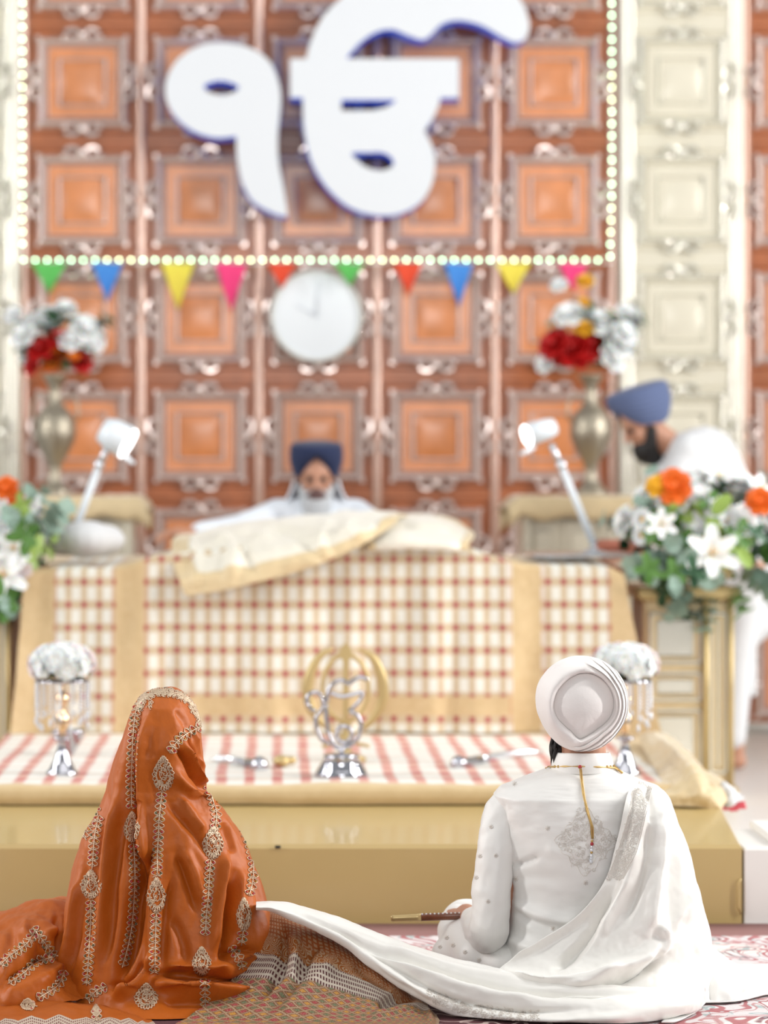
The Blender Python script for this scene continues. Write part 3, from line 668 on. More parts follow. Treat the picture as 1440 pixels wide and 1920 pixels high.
def spray(mb, L, nleaf, lw, ll, mi=0, rnd=None):
    rnd = rnd or random.Random(1); pts = [Vector((.03*math.sin(k), L*.05*k*.2, L*k/6)) for k in range(7)]; mb.tube(pts, .0022, 5, mi)
    for k in range(nleaf):
        t = .2+.8*k/nleaf; a = k*2.4; p = pts[min(6, int(t*6))]
        Mx = Matrix.Translation(p) @ Matrix.Rotation(a, 4, 'Z') @ Matrix.Rotation(.9+.3*rnd.random(), 4, 'X'); petal(mb, Mx, ll, lw, .3, .25, 3, mi)
PROTO = {}
def proto_mesh(key):
    if key in PROTO: return PROTO[key]
    mb = MB(); k = key[0]
    if k == 'rose': rose(mb, 1.0, 0); mats = [M[key[1]]]
    elif k == 'daisy': daisy(mb, 1.0, 14, 0, 1); mats = [M[key[1]], M[key[2]]]
    elif k == 'lily':
        for i in range(6): petal(mb, Matrix.Rotation(i*math.pi/3, 4, 'Z') @ Matrix.Rotation(.75+(i % 2)*.15, 4, 'X'), 1.1, .28, .6, .35, 5, 0)
        for i in range(4): mb.tube([(0, 0, 0), (.15*math.cos(i*1.6), .15*math.sin(i*1.6), .6)], .025, 5, 1)
        mats = [M[key[1]], M['petal_yellow']]
    elif k == 'leaf': spray(mb, 1.0, 11, .16, .42, 0, random.Random(len(PROTO))); mats = [M[key[1]]]
    elif k == 'euc': spray(mb, 1.0, 14, .14, .22, 0, random.Random(2)); mats = [M[key[1]]]
    elif k == 'broad': spray(mb, 1.0, 5, .2, .62, 0, random.Random(5)); mats = [M[key[1]]]
    me_o = mb.build('p', mats); me = me_o.data; bpy.data.objects.remove(me_o); PROTO[key] = me; return me
def put(name, key, loc, size, direction, parent, roll=0):
    me = proto_mesh(key); o = bpy.data.objects.new(name, me); COL.objects.link(o)
    q = Vector(direction).normalized().to_track_quat('Z', 'Y') @ Euler((0, 0, roll)).to_quaternion()
    o.rotation_mode = 'QUATERNION'; o.rotation_quaternion = q; o.scale = (size,)*3; o.parent = parent; o.location = Vector(loc)-wloc(parent); return o
rnd = random.Random(21)
def bouquet_fill(parent, c, R, items, seed):
    r_ = random.Random(seed)
    for (name, key, n, s0, s1, shell, zmin) in items:
        for k in range(n):
            for _ in range(50):
                d = Vector((r_.gauss(0, 1), r_.gauss(0, 1)-.5, r_.gauss(0, 1))).normalized()
                if zmin <= d.z: break
            p = Vector(c)+Vector((d.x*R[0], d.y*R[1], d.z*R[2]))*shell*(.85+.2*r_.random())
            put(name, key, p, s0+(s1-s0)*r_.random(), (d.x, d.y-.25, d.z+.15), parent, r_.random()*6)
# --- tall flower stands at both sides
def pedestal(x0, x1, label):
    D = 10.45; X = lambda px: (px-VX)*D/F; z1 = CAMH-(1100-VY)*D/F; t = thing('flower_pedestal', label, 'pedestal', ((X(x0)+X(x1))/2, D+.15, 0), 'carved gold flower pedestals at both sides')
    w_ = X(x1)-X(x0); mb = MB(); mb.bevbox(X(x0), X(x1), D, D+w_, 0.06, z1-.05, .008); mb.build('column', M['gold_cloth_light'], t, sharp=30)
    mb = MB(); mb.bevbox(X(x0)-.025, X(x1)+.025, D-.025, D+w_+.025, 0, .07, .01); mb.build('plinth', M['brass'], t, sharp=30)
    mb = MB(); mb.bevbox(X(x0)-.03, X(x1)+.03, D-.03, D+w_+.03, z1-.05, z1, .012); mb.build('top_slab', M['brass'], t, sharp=30)
    H = z1-.12
    for (a, b, c, d) in ((.06, .66, .05, .40), (.06, .66, .44, .60), (.06, .66, .64, .92), (.74, .95, .05, .92)):
        mb = MB(); xa, xb, za, zb = X(x0)+a*w_, X(x0)+b*w_, .08+c*H, .08+d*H
        for q in ((xa, xb, za, za+.014), (xa, xb, zb-.014, zb), (xa, xa+.012, za, zb), (xb-.012, xb, za, zb)): mb.bevbox(q[0], q[1], D-.012, D+.002, q[2], q[3], .004)
        mb.bevbox(xa+.03, xb-.03, D-.008, D+.002, za+.03, zb-.03, .004)
        mb.build('carved_panel', M['pil_mould'], t, sharp=30)
    for s in (.70, .985):
        mb = MB(); mb.tube([(X(x0)+s*w_, D-.012, .07), (X(x0)+s*w_, D-.012, z1-.05)], .011, 10); mb.build('corner_column', M['brass'], t)
    return z1, (X(x0)+X(x1))/2, D+.15
def big_arrangement(px, py, label, seed, specials, RX=.30):
    c = P(px, py, 10.45); t = thing('flower_arrangement', label, 'flower arrangement', c, 'large flower arrangements on the pedestals')
    mb = MB(); zb = c.z-.26; mb.lathe([(.10, zb+.08), (.12, zb+.085), (.13, zb+.16), (.12, zb+.22), (.10, zb+.2)], (c.x, c.y+.10, 0), 20); b = mb.build('bowl', M['brass'], t)
    bouquet_fill(t, c+Vector((0, .03, -.04)), (RX, .20, .22), [('leaf_spray', ('leaf', 'leaf'), 17, .09, .15, .80, -1), ('leaf_spray', ('leaf', 'leaf_dark'), 16, .10, .15, .75, -1),
        ('eucalyptus_sprig', ('euc', 'leaf_euc'), 16, .16, .26, .75, -1), ('lime_leaf_spray', ('broad', 'leaf_lime'), 3, .12, .15, .8, -.6)], seed)
    bouquet_fill(t, c+Vector((0, .0, .03)), (RX, .20, .19), [('white_rose', ('rose', 'petal_white'), 22, .040, .058, 1.0, .0), ('white_lily', ('lily', 'petal_white'), 8, .055, .08, 1.0, -.5), ('white_daisy', ('daisy', 'petal_white', 'petal_yellow'), 12, .035, .05, 1.05, -.2)], seed+1)
    for (nm, key, x, y, s) in specials:
        p = P(x, y, 10.2); put(nm, key, p, s, (-.1, -1, .3), t)
    return t
z1, px_, py_ = pedestal(1206, 1372, 'carved gold pedestal under the big white flower arrangement at right')
big_arrangement(1322, 1000, 'big white rose and greenery arrangement on the right gold pedestal', 5, [('orange_rose', ('rose', 'petal_orange'), 1262, 912, .064), ('yellow_rose', ('rose', 'petal_yellow'), 1232, 912, .04), ('white_lily', ('lily', 'petal_white'), 1335, 1040, .10), ('orange_rose', ('rose', 'petal_orange'), 1425, 940, .05), ('leaf_spray', ('broad', 'leaf'), 1262, 1085, .09), ('leaf_spray', ('broad', 'leaf'), 1215, 1075, .09), ('leaf_spray', ('broad', 'leaf_dark'), 1300, 1080, .09), ('eucalyptus_sprig', ('euc', 'leaf_euc'), 1265, 1110, .13), ('white_lily', ('lily', 'petal_white'), 1240, 985, .06)])
pedestal(-165, 20, 'carved gold pedestal at the left frame edge under the flower arrangement')
big_arrangement(-22, 1018, 'white and orange flower arrangement with green leaves cut by the left edge', 9, [('orange_rose', ('rose', 'petal_orange'), 12, 915, .042), ('orange_rose', ('rose', 'petal_orange'), 30, 938, .03), ('white_rose', ('rose', 'petal_white'), 58, 942, .035), ('leaf_spray', ('broad', 'leaf'), 50, 1015, .11), ('leaf_spray', ('broad', 'leaf'), 12, 1135, .13), ('leaf_spray', ('broad', 'leaf_lime'), 45, 955, .07), ('eucalyptus_sprig', ('euc', 'leaf_euc'), 30, 985, .16), ('eucalyptus_sprig', ('euc', 'leaf_euc'), 62, 930, .10), ('eucalyptus_sprig', ('euc', 'leaf_euc'), 25, 1150, .14), ('white_lily', ('lily', 'petal_white'), 8, 1080, .10), ('white_lily', ('lily', 'petal_white'), 28, 1030, .07), ('white_rose', ('rose', 'petal_pink'), 45, 1068, .03)], .20)
# --- pewter urns with red and white flowers on the cabinets
def urn(px, label, left):
    D = 12.5; c = P(px, 930, D); c.z = cabz+.012; t = thing('flower_urn', label, 'urn', c, 'pewter flower urns on the cabinets'); k = D/F
    prof = [(30, 0), (34, 4), (26, 12), (14, 26), (11, 45), (15, 62), (26, 80), (38, 105), (40, 122), (37, 140), (26, 158), (14, 172), (10, 190), (12, 205), (22, 222), (26, 226), (22, 226), (12, 208)]
    mb = MB(); mb.lathe([(r*k, z*k*1.0) for r, z in prof], c, 32); mb.build('urn_body', M['pewter'], t)
    for s in (-1, 1):
        mb = MB(); mb.tube([c+Vector((s*x*k, 0, z*k)) for x, z in ((14, 178), (30, 190), (42, 175), (44, 150), (38, 138))], .006, 8); mb.build('handle', M['pewter'], t)
    fc = P(px-4, 640, D); rr = random.Random(px)
    def F_(lst, key, name):
        for (x, y, s) in lst: p = P(x, y, D-.06+.12*rr.random()); d = Vector((x-px, 0, -(y-700))).normalized(); put(name, key, p, s*k, (d.x, -1.0, d.z), t, rr.random()*6)
    if left:
        F_([(92, 598, 30), (60, 610, 28), (45, 628, 26), (123, 578, 20), (160, 618, 32), (172, 638, 26), (130, 640, 22), (55, 662, 22), (25, 590, 18)], ('rose', 'petal_white'), 'white_rose')
        F_([(76, 655, 26), (112, 636, 22), (152, 676, 24), (60, 686, 18), (98, 660, 20)], ('rose', 'petal_red'), 'red_rose')
        F_([(100, 650, 24), (98, 685, 22), (118, 662, 20), (135, 665, 16)], ('daisy', 'petal_orange', 'petal_yellow'), 'orange_daisy')
    else:
        F_([(1066, 590, 28), (1092, 592, 26), (1125, 605, 30), (1178, 592, 26), (1160, 645, 30), (1148, 672, 26), (1170, 625, 26), (1048, 535, 16), (1022, 680, 20)], ('rose', 'petal_white'), 'white_rose')
        F_([(1040, 645, 30), (1075, 655, 36), (1108, 648, 30), (1090, 668, 28), (1055, 662, 26)], ('rose', 'petal_red'), 'red_rose')
        F_([(1097, 527, 16), (1096, 615, 18), (1094, 568, 12)], ('rose', 'petal_yellow'), 'yellow_rose')
    for (dx, y, s, key) in ((-10, 700, 70, 'leaf_dark'), (10, 700, 80, 'leaf'), (-35, 690, 60, 'leaf_dark'), (30, 690, 70, 'leaf_dark'), (0, 660, 90, 'leaf_dark'), (25, 640, 60, 'leaf'), (-40, 640, 55, 'leaf_euc'), (60, 630, 60, 'leaf_dark')):
        p = P(px+dx, y, D+.03); put('leaf_spray', ('leaf', key), p, s*k, (dx*.02, -.3, 1), t, rr.random()*6)
urn(103, 'pewter urn of red and white flowers on the left cabinet', True)
urn(1108, 'pewter urn of red, white and yellow flowers on the right cabinet', False)
# --- small white rose centrepieces with hanging crystals on the dais
def centrepiece(px, py0, label, seed):
    D = 8.85; k = D/F; base = P(px, 1455, D); base.z = UZ+.008; t = thing('rose_centrepiece', label, 'centrepiece', base, 'rose ball centrepieces on the dais'); fc = P(px, py0, D)
    h = fc.z-base.z
    mb = MB(); mb.lathe([(.052, 0), (.055, .006), (.045, .014), (.026, .05), (.012, .10), (.016, .11), (.030, .115), (.030, .12), (.008, .125)], base, 28); mb.build('bell_foot', M['silver'], t)
    mb = MB(); mb.lathe([(.008, .12), (.012, .14), (.024, .185), (.010, .205), (.009, .22), (.018, .235), (.022, .25), (.012, .262), (.007, .28), (.007, h-.05), (.03, h-.03), (.03, h-.02)], base, 24); mb.build('stem', M['champagne'], t)
    mb = MB(); mb.lathe([(.085, h-.055), (.09, h-.050), (.085, h-.045)], base, 28); mb.build('crystal_ring', M['silver'], t)
    for q in range(16):
        a = 2*math.pi*q/16; mb = MB(); L = .085+.035*((q*5) % 3)/2
        for b in range(9): mb.ball(base+Vector((.086*math.cos(a), .086*math.sin(a), h-.06-b*L/9)), (.0048, .0048, .0055), 0, 6, 5)
        mb.lathe([(.001, 0), (.007, .012), (.001, .032)], base+Vector((.086*math.cos(a), .086*math.sin(a), h-.06-L-.034)), 6); mb.build('crystal_strand', M['crystal'], t)
    r_ = random.Random(seed)
    for q in range(26):
        u = (q+.5)/26; z = 1-1.25*u; a = q*2.39996; rr = math.sqrt(max(0, 1-z*z))
        d = Vector((rr*math.cos(a), rr*math.sin(a), z)); p = fc+Vector((d.x*.092, d.y*.092, d.z*.052+.002))
        put('rose', ('rose', 'petal_pink' if q % 4 == 1 else 'petal_white'), p, .036, d, t, r_.random()*6)
    for q in range(9):
        a = q*.7; d = Vector((math.cos(a), math.sin(a), -.1)); put('leaf_spray', ('leaf', 'leaf_dark'), fc+d*.04+Vector((0, 0, -.012)), .055, d, t)
centrepiece(117, 1247, 'white rose ball centrepiece with crystal drops on the dais at left', 1)
centrepiece(1172, 1247, 'white rose ball centrepiece with crystals behind the seated man', 2)
# chrome bell cups
def bell(px, py, D, r, h, label):
    c = P(px, py, D); c.z = UZ+.009
    mb = MB(); mb.lathe([(r*.3, 0), (r*.35, .01), (r*.5, h*.3), (r*.95, h*.92), (r, h), (r*.92, h), (r*.45, h*.35)], c, 28); o = mb.build('chrome_cup', M['silver']); tag(o, label, 'cup')
bell(128, 1400, 9.45, .062, .085, 'chrome cup on the dais behind the left rose centrepiece')
# ------------------------------------------------------------------ emblems
kd = 9.25; kz = P(648, 1300, kd); t_ = thing('khanda_emblem', 'gold double sword and ring emblem standing behind the silver one', 'emblem', (kz.x, kd, UZ+.01)); k = kd/F
def rel(pts): return [P(x, y, kd) for x, y in pts]
mb = MB(); bl = [(648, 1203), (658, 1216), (660, 1228), (654, 1240), (653, 1350), (660, 1358), (654, 1364), (654, 1400), (642, 1400), (642, 1364), (636, 1358), (643, 1350), (643, 1240), (636, 1228), (638, 1216)]
mb.prism(toX(bl, kd), [], kd-.006, kd+.006); mb.build('blade', M['brass'], t_, smooth=False)
mb = MB(); mb.tube([P(648+43*math.cos(a), 1290+62*math.sin(a), kd) for a in np.linspace(0, 2*math.pi, 48, endpoint=False)], .0075, 8, closed=True, flat=.7); mb.build('ring', M['brass'], t_)
for s in (-1, 1):
    q = cr(np.array([(648+s*24, 1216), (648+s*52, 1235), (648+s*70, 1280), (648+s*66, 1325), (648+s*38, 1362), (648-s*5, 1388), (648-s*45, 1400)], float), 36); mb = MB()
    mb.tube([P(x, y, kd+.012*s) for x, y in q], [.005+.014*math.sin(math.pi*min(1, i/26)) if i < 26 else .006 for i in range(36)], 8, flat=.5); mb.build('curved_sword', M['brass'], t_)
mb = MB(); mb.lathe([(.07, 0), (.07, .012), (.02, .03), (.012, .10)], (kz.x, kd, UZ+.009), 24); mb.build('stand', M['brass'], t_)
ed = 8.78; ec = P(640, 1466, ed); t_ = thing('chrome_emblem', 'chrome outline letter emblem on a bell base in middle of the dais', 'emblem', (ec.x, ed, UZ+.008)); mb = MB()
mb.lathe([(.085, 0), (.088, .006), (.080, .022), (.055, .062), (.060, .068), (.050, .074), (.020, .078)], (ec.x, ed, UZ+.008), 32); mb.build('bell_base', M['silver'], t_)
def T(pts, r=.0075, n=6): return [P(x, y, ed) for x, y in cr(np.array(pts, float), len(pts)*n)], r
for nm, segs in (('numeral_outline', [[(592, 1335), (577, 1322), (577, 1306), (590, 1298), (602, 1306), (606, 1325), (598, 1338), (592, 1348), (594, 1368), (602, 1385), (612, 1392)]]),
                 ('letter_outline', [[(612, 1318), (616, 1295), (628, 1280), (642, 1276), (652, 1282), (662, 1276), (676, 1270), (690, 1275)], [(620, 1300), (640, 1306), (660, 1303), (678, 1299), (676, 1312), (664, 1326), (655, 1334)], [(655, 1334), (670, 1342), (677, 1362), (670, 1385), (650, 1400), (630, 1400), (618, 1380), (612, 1350), (611, 1320)], [(630, 1375), (640, 1362), (655, 1366), (660, 1380), (648, 1392), (634, 1388), (630, 1375)]])):
    mb = MB()
    for s_ in segs: a, r = T(s_); mb.tube(a, r, 8)
    mb.build(nm, M['silver'], t_)
mb = MB(); mb.tube([(ec.x, ed, UZ+.08), P(642, 1402, ed)], .008, 8); mb.tube([P(612, 1392, ed), P(640, 1404, ed)], .005, 8); mb.build('support', M['silver'], t_)
# offerings and swords lying on the cloth
def sword(a, b, r, label):
    A_, B_ = P(*a), P(*b); A_.z = B_.z = UZ+.02; t = thing('ceremonial_sword', label, 'sword', A_, 'silver swords laid on the striped cloth'); n = 12
    pts = [A_.lerp(B_, i/n)+Vector((0, 0.05*math.sin(math.pi*i/n), 0)) for i in range(n+1)]
    mb = MB(); mb.tube(pts[3:], [r]*(n-4)+[r*.5, r*.1], 8, flat=.4); mb.build('blade', M['silver_rough'], t)
    mb = MB(); mb.tube(pts[:4], r*1.3, 8); mb.ball(pts[0], r*2.2); mb.build('grip', M['silver'], t)
    mb = MB(); d = (pts[4]-pts[3]).normalized().cross(Vector((0, 0, 1))); mb.tube([pts[3]-d*.035, pts[3]+d*.035], .006, 8); mb.build('guard', M['silver'], t)
sword((860, 1432, 9.05), (1020, 1400, 9.45), .013, 'silver sword lying on the striped cloth right of the chrome emblem')
sword((486, 1440, 9.0), (395, 1425, 9.2), .014, 'short silver sword lying on the striped cloth beside the orange veil')
mb = MB(); c = P(528, 1440, 9.05); c.z = UZ+.03; mb.ball(c, (.03, .03, .02)); mb.ball(c+Vector((.03, .02, 0)), (.02, .02, .015)); o = mb.build('gold_offering_bowl', M['brass']); tag(o, 'small gold bowl on the striped cloth left of the chrome emblem', 'bowl')
# ------------------------------------------------------------------ lamps
def desk_lamp(base, knee, head, disc, dirn, label, D, R=.06):
    b = P(*base, D); b.z = TZ+.02; t = thing('reading_lamp', label, 'lamp', b, 'white reading lamps on the altar'); kn = P(*knee, D); hd = P(*head, D-.02); dc = P(*disc, D-.06)
    mb = MB(); mb.lathe([(.055, 0), (.055, .012), (.03, .02), (.012, .03), (.012, .07)], b, 24); mb.build('base', M['silver_rough'], t)
    mb = MB(); u = b+Vector((0, 0, .05)); mb.tube([u, u.lerp(kn, .5), kn], [.0145, .0145, .0145], 10); mb.build('arm', M['lamp_white'], t)
    mb = MB(); mb.ball(kn, .022); mb.tube([kn, kn.lerp(hd, .6)], .014, 8); mb.build('joint', M['silver_rough'], t)
    d = Vector(dirn).normalized(); q = d.to_track_quat('Z', 'Y').to_matrix().to_4x4()
    L = (dc-hd).length
    mb = MB(); mb.lathe([(.02, -.05), (R*.75, -.045), (R*.92, -.01), (R, L)], hd, 28, M=q); shd = mb.build('lamp_shade', M['lamp_white'], t)
    mb = MB(); mb.lathe([(R*.93, L+.001), (R*.9, L+.008), (R*.5, L+.010)], hd, 28, M=q); mb.build('lens', M['lamp_lit'], shd)
    mb = MB(); mb.tube([hd+d*L*.6+Vector((0, 0, -.055)), hd+d*(L+.03)+Vector((0, -.02, -.065))], .009, 8); mb.build('tilt_handle', M['lamp_white'], t)
desk_lamp((132, 1042), (186, 872), (212, 815), (236, 820), (.84, -.16, -.50), 'white jointed reading lamp with lit head left of the reader', 10.75, .068)
desk_lamp((1112, 1046), (1052, 872), (1020, 806), (993, 812), (-.90, -.30, -.30), 'white jointed reading lamp with lit head right of the reader', 10.75, .046)
# ================================================================== PEOPLE
class Emb:
    """thread work: thin raised strokes laid on a cloth surface along lines traced in the photo"""
    def __init__(s, objs, off=.0015):
        dg = bpy.context.evaluated_depsgraph_get(); s.t = []; s.off = off; s.cache = {}
        for o in objs:
            me = o.data; s.t.append(BVHTree.FromPolygons([o.matrix_world @ v.co for v in me.vertices] if False else [v.co.copy() for v in me.vertices], [tuple(p.vertices) for p in me.polygons]))
        s.mb = MB()
    def hit(s, x, y):
        o = Vector((0, 0, CAMH)); d = P(x, y, 1.0)-o; d.normalize(); best = None
        for t in s.t:
            h = t.ray_cast(o, d)
            if h[0] is not None and (best is None or h[3] < best[2]): best = (h[0], h[1], h[3])
        if best is None: return None
        n = best[1]
        if n.dot(d) > 0: n = -n
        return best[0]+n*s.off, n
    def stroke(s, pts, r, mi=0, n=4):
        q = []
        for x, y in pts:
            h = s.hit(x, y)
            if h is None or (q and (h[0]-q[-1]).length > .05):
                if len(q) > 1: s.mb.tube(q, r, n, mi)
                q = []
                if h is None: continue
            q.append(h[0])
        if len(q) > 1: s.mb.tube(q, r, n, mi)
    def dot(s, x, y, r, mi=0):
        h = s.hit(x, y)
        if h: s.mb.ball(h[0], (r, r*.7, r), mi, 6, 4)
    def curl(s, x, y, R, a0, turns, r, mi=0):
        s.stroke([(x+R*(1-.75*k/9)*math.cos(a0+turns*2*math.pi*k/9), y+R*(1-.75*k/9)*math.sin(a0+turns*2*math.pi*k/9)) for k in range(10)], r, mi)
def vine(e, line, rnd, wd=9, step=11, r=.0012, jewels=True):
    q = cr(np.array(line, float), 200); L = np.concatenate([[0], np.cumsum(np.hypot(*np.diff(q, axis=0).T))]); tot = L[-1]
    at = lambda s_: (np.interp(s_, L, q[:, 0]), np.interp(s_, L, q[:, 1]))
    n = max(2, int(tot/5)); e.stroke([at(tot*k/n) for k in range(n+1)], r*1.3, 0)
    s_ = step*.5; k = 0
    while s_ < tot:
        x, y = at(s_); x2, y2 = at(min(tot, s_+2)); tx, ty = x2-x, y2-y; l = math.hypot(tx, ty) or 1; tx /= l; ty /= l; nx, ny = -ty, tx
        for sg_ in (-1, 1):
            if jewels and k % 3 != 2: e.dot(x+sg_*nx*wd*.72, y+sg_*ny*wd*.72, .0030, 1+((k//2) % 3 if sg_ > 0 else (k//2+(k % 2)) % 3))
            pts = []
            for i in range(7):
                a = math.pi*(i/6); pts.append((x+sg_*nx*wd*(.15+.95*math.sin(a))+tx*(-6+11*i/6), y+sg_*ny*wd*(.15+.95*math.sin(a))+ty*(-6+11*i/6)))
            e.stroke(pts, r, 0); e.stroke([(x, y), (x+sg_*nx*wd*.7+tx*4, y+sg_*ny*wd*.7+ty*4)], r, 0)
            if k % 2: e.stroke([(x+tx*3, y+ty*3), (x+sg_*nx*wd*.9+tx*8, y+sg_*ny*wd*.9+ty*8)], r, 0)
        s_ += step*(.9+.2*rnd.random()); k += 1
def medallion(e, x, y, w_, h, rnd, tilt=0, mi=0, dens=1.0, r=.0013):
    """teardrop motif: pointed top, round petalled foot"""
    def out(a, s_=1.0):
        px = math.sin(a)*w_*s_*(1 if math.cos(a) < 0 else (1-.55*math.cos(a))); py = -math.cos(a)*h*s_
        return (x+px*math.cos(tilt)-py*math.sin(tilt), y+px*math.sin(tilt)+py*math.cos(tilt))
    for s_ in (.62, .34): e.stroke([out(2*math.pi*k/20, s_) for k in range(21)], r, mi)
    for k in range(22): a = 2*math.pi*k/22; p, q = out(a, .62), out(a+.12, 1.0); m = out(a+.28, .86); e.stroke([p, m, q], r, mi); e.stroke([p, out(a-.1, .86), q], r, mi)
    for k in range(int(38*dens)):
        a = rnd.random()*6.283; s_ = math.sqrt(rnd.random())*.9; c = out(a, s_); e.curl(c[0], c[1], w_*.17, rnd.random()*6, .8, r, mi)
    for k in range(int(22*dens)): c = out(rnd.random()*6.283, math.sqrt(rnd.random())*.85); e.dot(c[0], c[1], .0016, mi)
def ringmesh(rows, D, nv, nu, front=1.15, pw=1.0):
    """rows: (py, left px, right px, depth toward camera, [depth centre]) -> closed ring surface"""
    R = np.array([(r[0], r[1], r[2], r[3], r[4] if len(r) > 4 else D) for r in rows], float); t = np.arange(len(R)); tt = np.linspace(0, len(R)-1, nv)
    Q = np.stack([np.interp(tt, t, R[:, k]) for k in range(5)], 1)
    ker = np.array([1, 2, 3, 2, 1])/9.
    for k in range(5): Q[:, k] = np.convolve(np.pad(Q[:, k], 2, 'edge'), ker, 'valid') if nv > 30 else Q[:, k]
    th = np.linspace(0, 2*math.pi, nu, endpoint=False); A = np.zeros((nv, nu, 3))
    for j in range(nv):
        py, l, r, rb, cy = Q[j]; z = CAMH-(py-VY)*cy/F; cx = ((l+r)/2-VX)*cy/F; rx = (r-l)/2*cy/F
        c, s_ = np.cos(th), np.sin(th)
        c2 = np.sign(c)*np.abs(c)**pw; s2 = np.sign(s_)*np.abs(s_)**pw
        A[j, :, 0] = cx+rx*c2; A[j, :, 1] = cy-rb*s2*np.where(s_ > 0, 1, front); A[j, :, 2] = z
    return A
def hand(mb, wrist, d, up, s=1.0, curl=.5, side=1):
    """palm, four unequal bent fingers and a thumb"""
    d = Vector(d).normalized(); up = Vector(up).normalized(); lat = d.cross(up).normalized()*side; up = lat.cross(d).normalized()*side; w_ = Vector(wrist)
    mb.capsule(w_, w_+d*.045*s, .024*s, .030*s, 10); 
    for k in (-1, 0, 1): mb.capsule(w_+d*.03*s+lat*.018*k*s, w_+d*.085*s+lat*.022*k*s, .017*s, .013*s, 10)
    for k, L in enumerate((.070, .080, .074, .058)):
        b = w_+d*.092*s+lat*(.030-.020*k)*s; a = 0; p = b; L *= s
        for i, f in enumerate((.45, .32, .23)):
            a += curl*.9; q = p+(d*math.cos(a)-up*math.sin(a))*L*f; mb.capsule(p, q, (.0092-.001*i)*s, (.0085-.001*i)*s, 8); p = q
    b = w_+d*.035*s+lat*.028*s; p = b+(d*.6+lat*.75-up*.2).normalized()*.035*s; q = p+(d*.85+lat*.25-up*.35).normalized()*.028*s
    mb.capsule(b, p, .013*s, .0105*s, 8); mb.capsule(p, q, .0105*s, .009*s, 8)
def head(mb, c, s=1.0, R=None):
    """skull, jaw, nose, brows, lips and ears; faces -Y before rotation"""
    R = R or Matrix.Identity(3); T_ = lambda x, y, z: Vector(c)+R @ (Vector((x, y, z))*s); R4 = R.to_4x4()
    mb.ball(T_(0, .01, .03), (.076*s, .095*s, .098*s), 0, 20, 14, R4); mb.ball(T_(0, -.03, -.045), (.058*s, .062*s, .068*s), 0, 16, 12, R4)
    mb.ball(T_(0, -.072, .030), (.050*s, .022*s, .014*s), 0, 12, 8, R4); mb.capsule(T_(0, -.088, .018), T_(0, -.110, -.022), .010*s, .015*s, 10)
    mb.ball(T_(0, -.085, -.058), (.026*s, .014*s, .007*s), 0, 10, 6, R4); mb.ball(T_(0, -.085, -.070), (.022*s, .014*s, .007*s), 0, 10, 6, R4); mb.ball(T_(0, -.075, -.098), (.026*s, .022*s, .020*s), 0, 10, 8, R4)
    for k in (-1, 1): mb.ball(T_(k*.080, .012, -.005), (.010*s, .018*s, .032*s), 0, 10, 8, R4); mb.ball(T_(k*.045, -.062, -.02), (.024*s, .022*s, .022*s), 0, 10, 8, R4)
def eyes(c, s, R, parent):
    for k in (-1, 1):
        mb = MB(); mb.ball(Vector(c)+R @ (Vector((k*.032, -.078, .008))*s), .012*s); mb.build('eye', M['hair'], parent)
# ------------------------------------------------------------------ BRIDE
BD_ = 6.62
bride = thing('person', 'person seated cross-legged on the carpet, fully covered by an embroidered burnt orange veil', 'person', (P(310, 0, BD_).x, BD_, 0))
def lb(px, py, D=BD_): return P(px, py, D)
mb = MB(); hc = P(312, 1385, BD_+.02); head(mb, hc, .80, Matrix.Rotation(math.pi, 3, 'Z'))
nk = P(312, 1450, BD_); mb.capsule(hc+Vector((0, 0, -.06)), nk, .048, .05)
sh = [P(245, 1560, BD_+.03), P(385, 1560, BD_+.03)]; ch = P(315, 1560, BD_); wa = P(315, 1680, BD_); hp = P(315, 1800, BD_+.02)
mb.capsule(sh[0], sh[1], .05, .05); mb.capsule(ch, wa, .105, .095); mb.capsule(wa, hp, .10, .115); mb.capsule(nk, ch, .05, .08)
for s in (0, 1):
    sx = -1 if s == 0 else 1; el = sh[s]+Vector((sx*.03, .05, -.24)); wr = P(315+sx*30, 1760, BD_+.28)
    mb.capsule(sh[s], el, .045, .036); mb.capsule(el, wr, .034, .026); hand(mb, wr, (-sx*.5, 1, -.1), (0, 0, 1), .9, .4, -sx)
    hip = hp+Vector((sx*.08, 0, -.02)); kne = Vector((hp.x+sx*.26, BD_+.30, .10)); ank = Vector((hp.x-sx*.08, BD_+.38, .05)); mb.capsule(hip, kne, .085, .06); mb.capsule(kne, ank, .055, .036); mb.capsule(ank, ank+Vector((-sx*.13, .03, -.01)), .033, .022)
b_ = mb.build('body', M['skin'], bride); remesh(b_, .007, 4)
rows = [(1290, 303, 316, .012, 6.60), (1292, 290, 330, .045, 6.60), (1297, 276, 344, .075, 6.60), (1306, 263, 354, .10, 6.60), (1322, 252, 366, .125, 6.60), (1350, 242, 377, .142, 6.60), (1390, 229, 381, .150, 6.60), (1430, 213, 385, .150, 6.61), (1470, 201, 390, .148, 6.62), (1490, 194, 394, .150, 6.62),
        (1505, 188, 408, .155, 6.62), (1520, 182, 426, .158, 6.62), (1545, 168, 445, .160, 6.62), (1580, 150, 463, .162, 6.62), (1620, 138, 478, .165, 6.62), (1680, 125, 496, .172, 6.62), (1740, 116, 510, .185, 6.62), (1790, 110, 518, .200, 6.62), (1825, 112, 520, .215, 6.62), (1850, 118, 512, .245, 6.62), (1869, 128, 498, .305, 6.62)]
A = ringmesh(rows, BD_, 230, 300, front=1.3)
